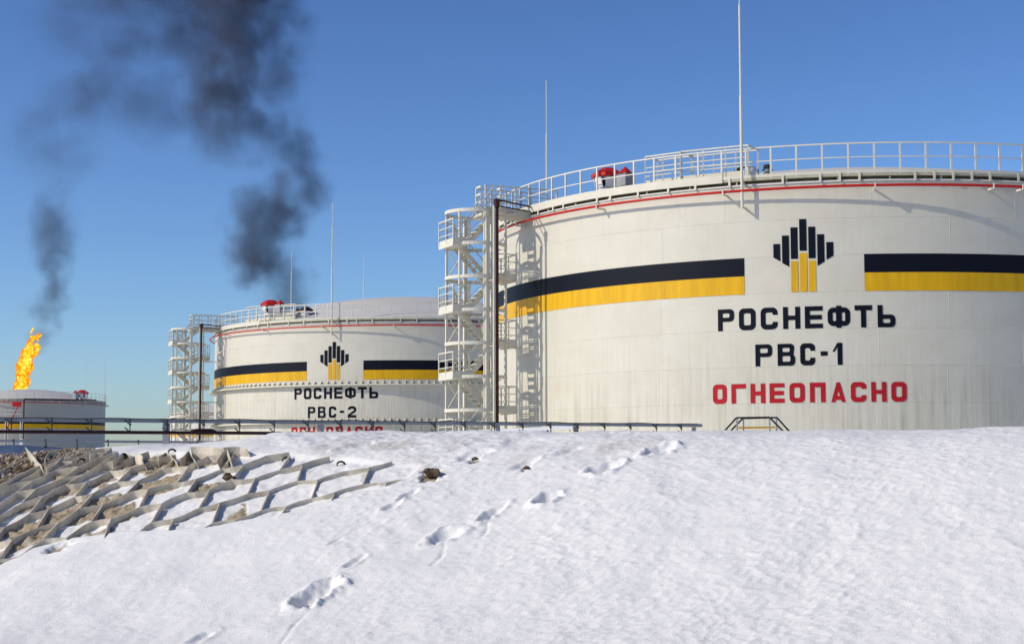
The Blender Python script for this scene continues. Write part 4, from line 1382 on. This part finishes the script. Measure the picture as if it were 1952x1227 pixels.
M_smoke = volume_material('soot_smoke', (0.15, 0.17, 0.24), 0.25)
def flame_material():
    m, nt, b = nmat('flame')
    tc = N(nt, 'ShaderNodeTexCoord')
    n1 = N(nt, 'ShaderNodeTexNoise', i_Scale=1.1, i_Detail=4.0, i_Roughness=0.6, i_Distortion=0.6)
    nt.links.new(tc.outputs['Object'], n1.inputs['Vector'])
    lw = N(nt, 'ShaderNodeLayerWeight', i_Blend=0.35)
    ad = N(nt, 'ShaderNodeMath', operation='SUBTRACT'); nt.links.new(n1.outputs[0], ad.inputs[0])
    ml = N(nt, 'ShaderNodeMath', operation='MULTIPLY'); ml.inputs[1].default_value = 0.62
    nt.links.new(lw.outputs['Facing'], ml.inputs[0]); nt.links.new(ml.outputs[0], ad.inputs[1])
    r = ramp(nt, ad.outputs[0], [(0.10, (1.0, 0.07, 0.01, 1)), (0.26, (1.0, 0.24, 0.01, 1)), (0.41, (1.0, 0.60, 0.012, 1)), (0.56, (1.0, 0.90, 0.14, 1))])
    b.inputs['Base Color'].default_value = (0, 0, 0, 1)
    b.inputs['Specular IOR Level'].default_value = 0
    nt.links.new(r.outputs[0], b.inputs['Emission Color'])
    b.inputs['Emission Strength'].default_value = 1.15
    al = N(nt, 'ShaderNodeMapRange'); al.inputs[1].default_value = -0.12; al.inputs[2].default_value = 0.16
    nt.links.new(ad.outputs[0], al.inputs[0]); nt.links.new(al.outputs[0], b.inputs['Alpha'])
    return m

M_flame = flame_material()

DEP = 420.0
sm2 = volume_object('smoke_plume', [
    [(556, 610, 40, .7), (550, 575, 50, .7), (535, 540, 64, .7), (502, 498, 78, .95), (492, 458, 78, 1.0), (508, 422, 80, .95), (545, 388, 78, .9), (585, 352, 58, .8),
     (590, 315, 58, .65), (562, 285, 72, .55), (515, 262, 92, .42), (462, 238, 100, .48), (432, 200, 102, .65), (426, 160, 102, .8), (450, 120, 106, .7), (470, 80, 112, .7), (470, 35, 118, .85), (465, -30, 126, .85)],
    [(520, 190, 72, .35), (540, 150, 76, .45), (545, 100, 74, .4), (530, 50, 82, .5), (500, -20, 100, .6)]],
    DEP, M_smoke, (270, 625), (720, -60), (220, 84, 340), 28.0, 0.05, 0.11, 0.05, 17.0, 5.0)
tag(sm2, 'dense dark smoke plume rising from behind the girdered tank', 'smoke', kind='stuff')
sm1 = volume_object('smoke_plume', [
    [(72, 662, 24, .7), (86, 628, 38, .85), (82, 590, 48, .75), (95, 548, 54, .8), (85, 512, 54, .75), (98, 475, 56, .5), (96, 435, 58, .5), (110, 405, 56, .4), (130, 370, 60, .22), (115, 325, 80, .17),
     (85, 285, 92, .18), (110, 235, 94, .2), (160, 190, 98, .25), (220, 180, 100, .28), (290, 190, 98, .26), (350, 215, 84, .22)],
    [(120, 60, 96, .14), (190, 60, 106, .2), (250, 85, 106, .26), (310, 60, 112, .3), (380, 40, 116, .34)],
    [(150, 0, 96, .2), (220, -10, 106, .28), (320, -20, 116, .38), (420, -30, 116, .42)]],
    DEP + 30, M_smoke, (-80, 675), (490, -80), (250, 64, 330), 28.0, 0.05, 0.09, 0.03, 16.0, 31.0)
tag(sm1, 'thin grey smoke plume drifting up from the gas flare at far left', 'smoke', kind='stuff')
fl = volume_object('flare_flame', [
    [(33, 752, 11, 1.0), (41, 732, 17, 1.0), (45, 710, 19, 1.0), (50, 692, 17, 1.0), (53, 676, 13, 1.0), (58, 656, 8, .9), (60, 646, 5, .7)],
    [(68, 672, 7, .8), (71, 660, 6, .8)], [(60, 641, 5, .75), (70, 645, 7, .8), (76, 636, 6, .8)], [(62, 632, 4, .7), (63, 624, 3.5, .7)]],
    DEP - 10, M_flame, (0, 770), (100, 605), (100, 60, 170), 4.6, 0.30, 0.5, 0.35, 4.5, 2.0, contrast=(0.10, 0.55), surface=0.28)
q = at(34, 752, DEP - 10)
gf = thing('gas_flare', 'bright yellow and orange gas flare burning behind the far-left tank', 'flare', (q.x, DEP - 10, 0))
fl.name = 'flame'
fl.parent = gf
fl.location = (-q.x, -(DEP - 10), 0)
MB().tube([(0, 0, 0), (0, 0, q.z - .5)], .35, 12).lathe([(.36, q.z - 1.6), (.55, q.z - 1.2), (.55, q.z - .3), (.45, q.z - .3)], 12).build('stack_pipe', M_grey, gf)
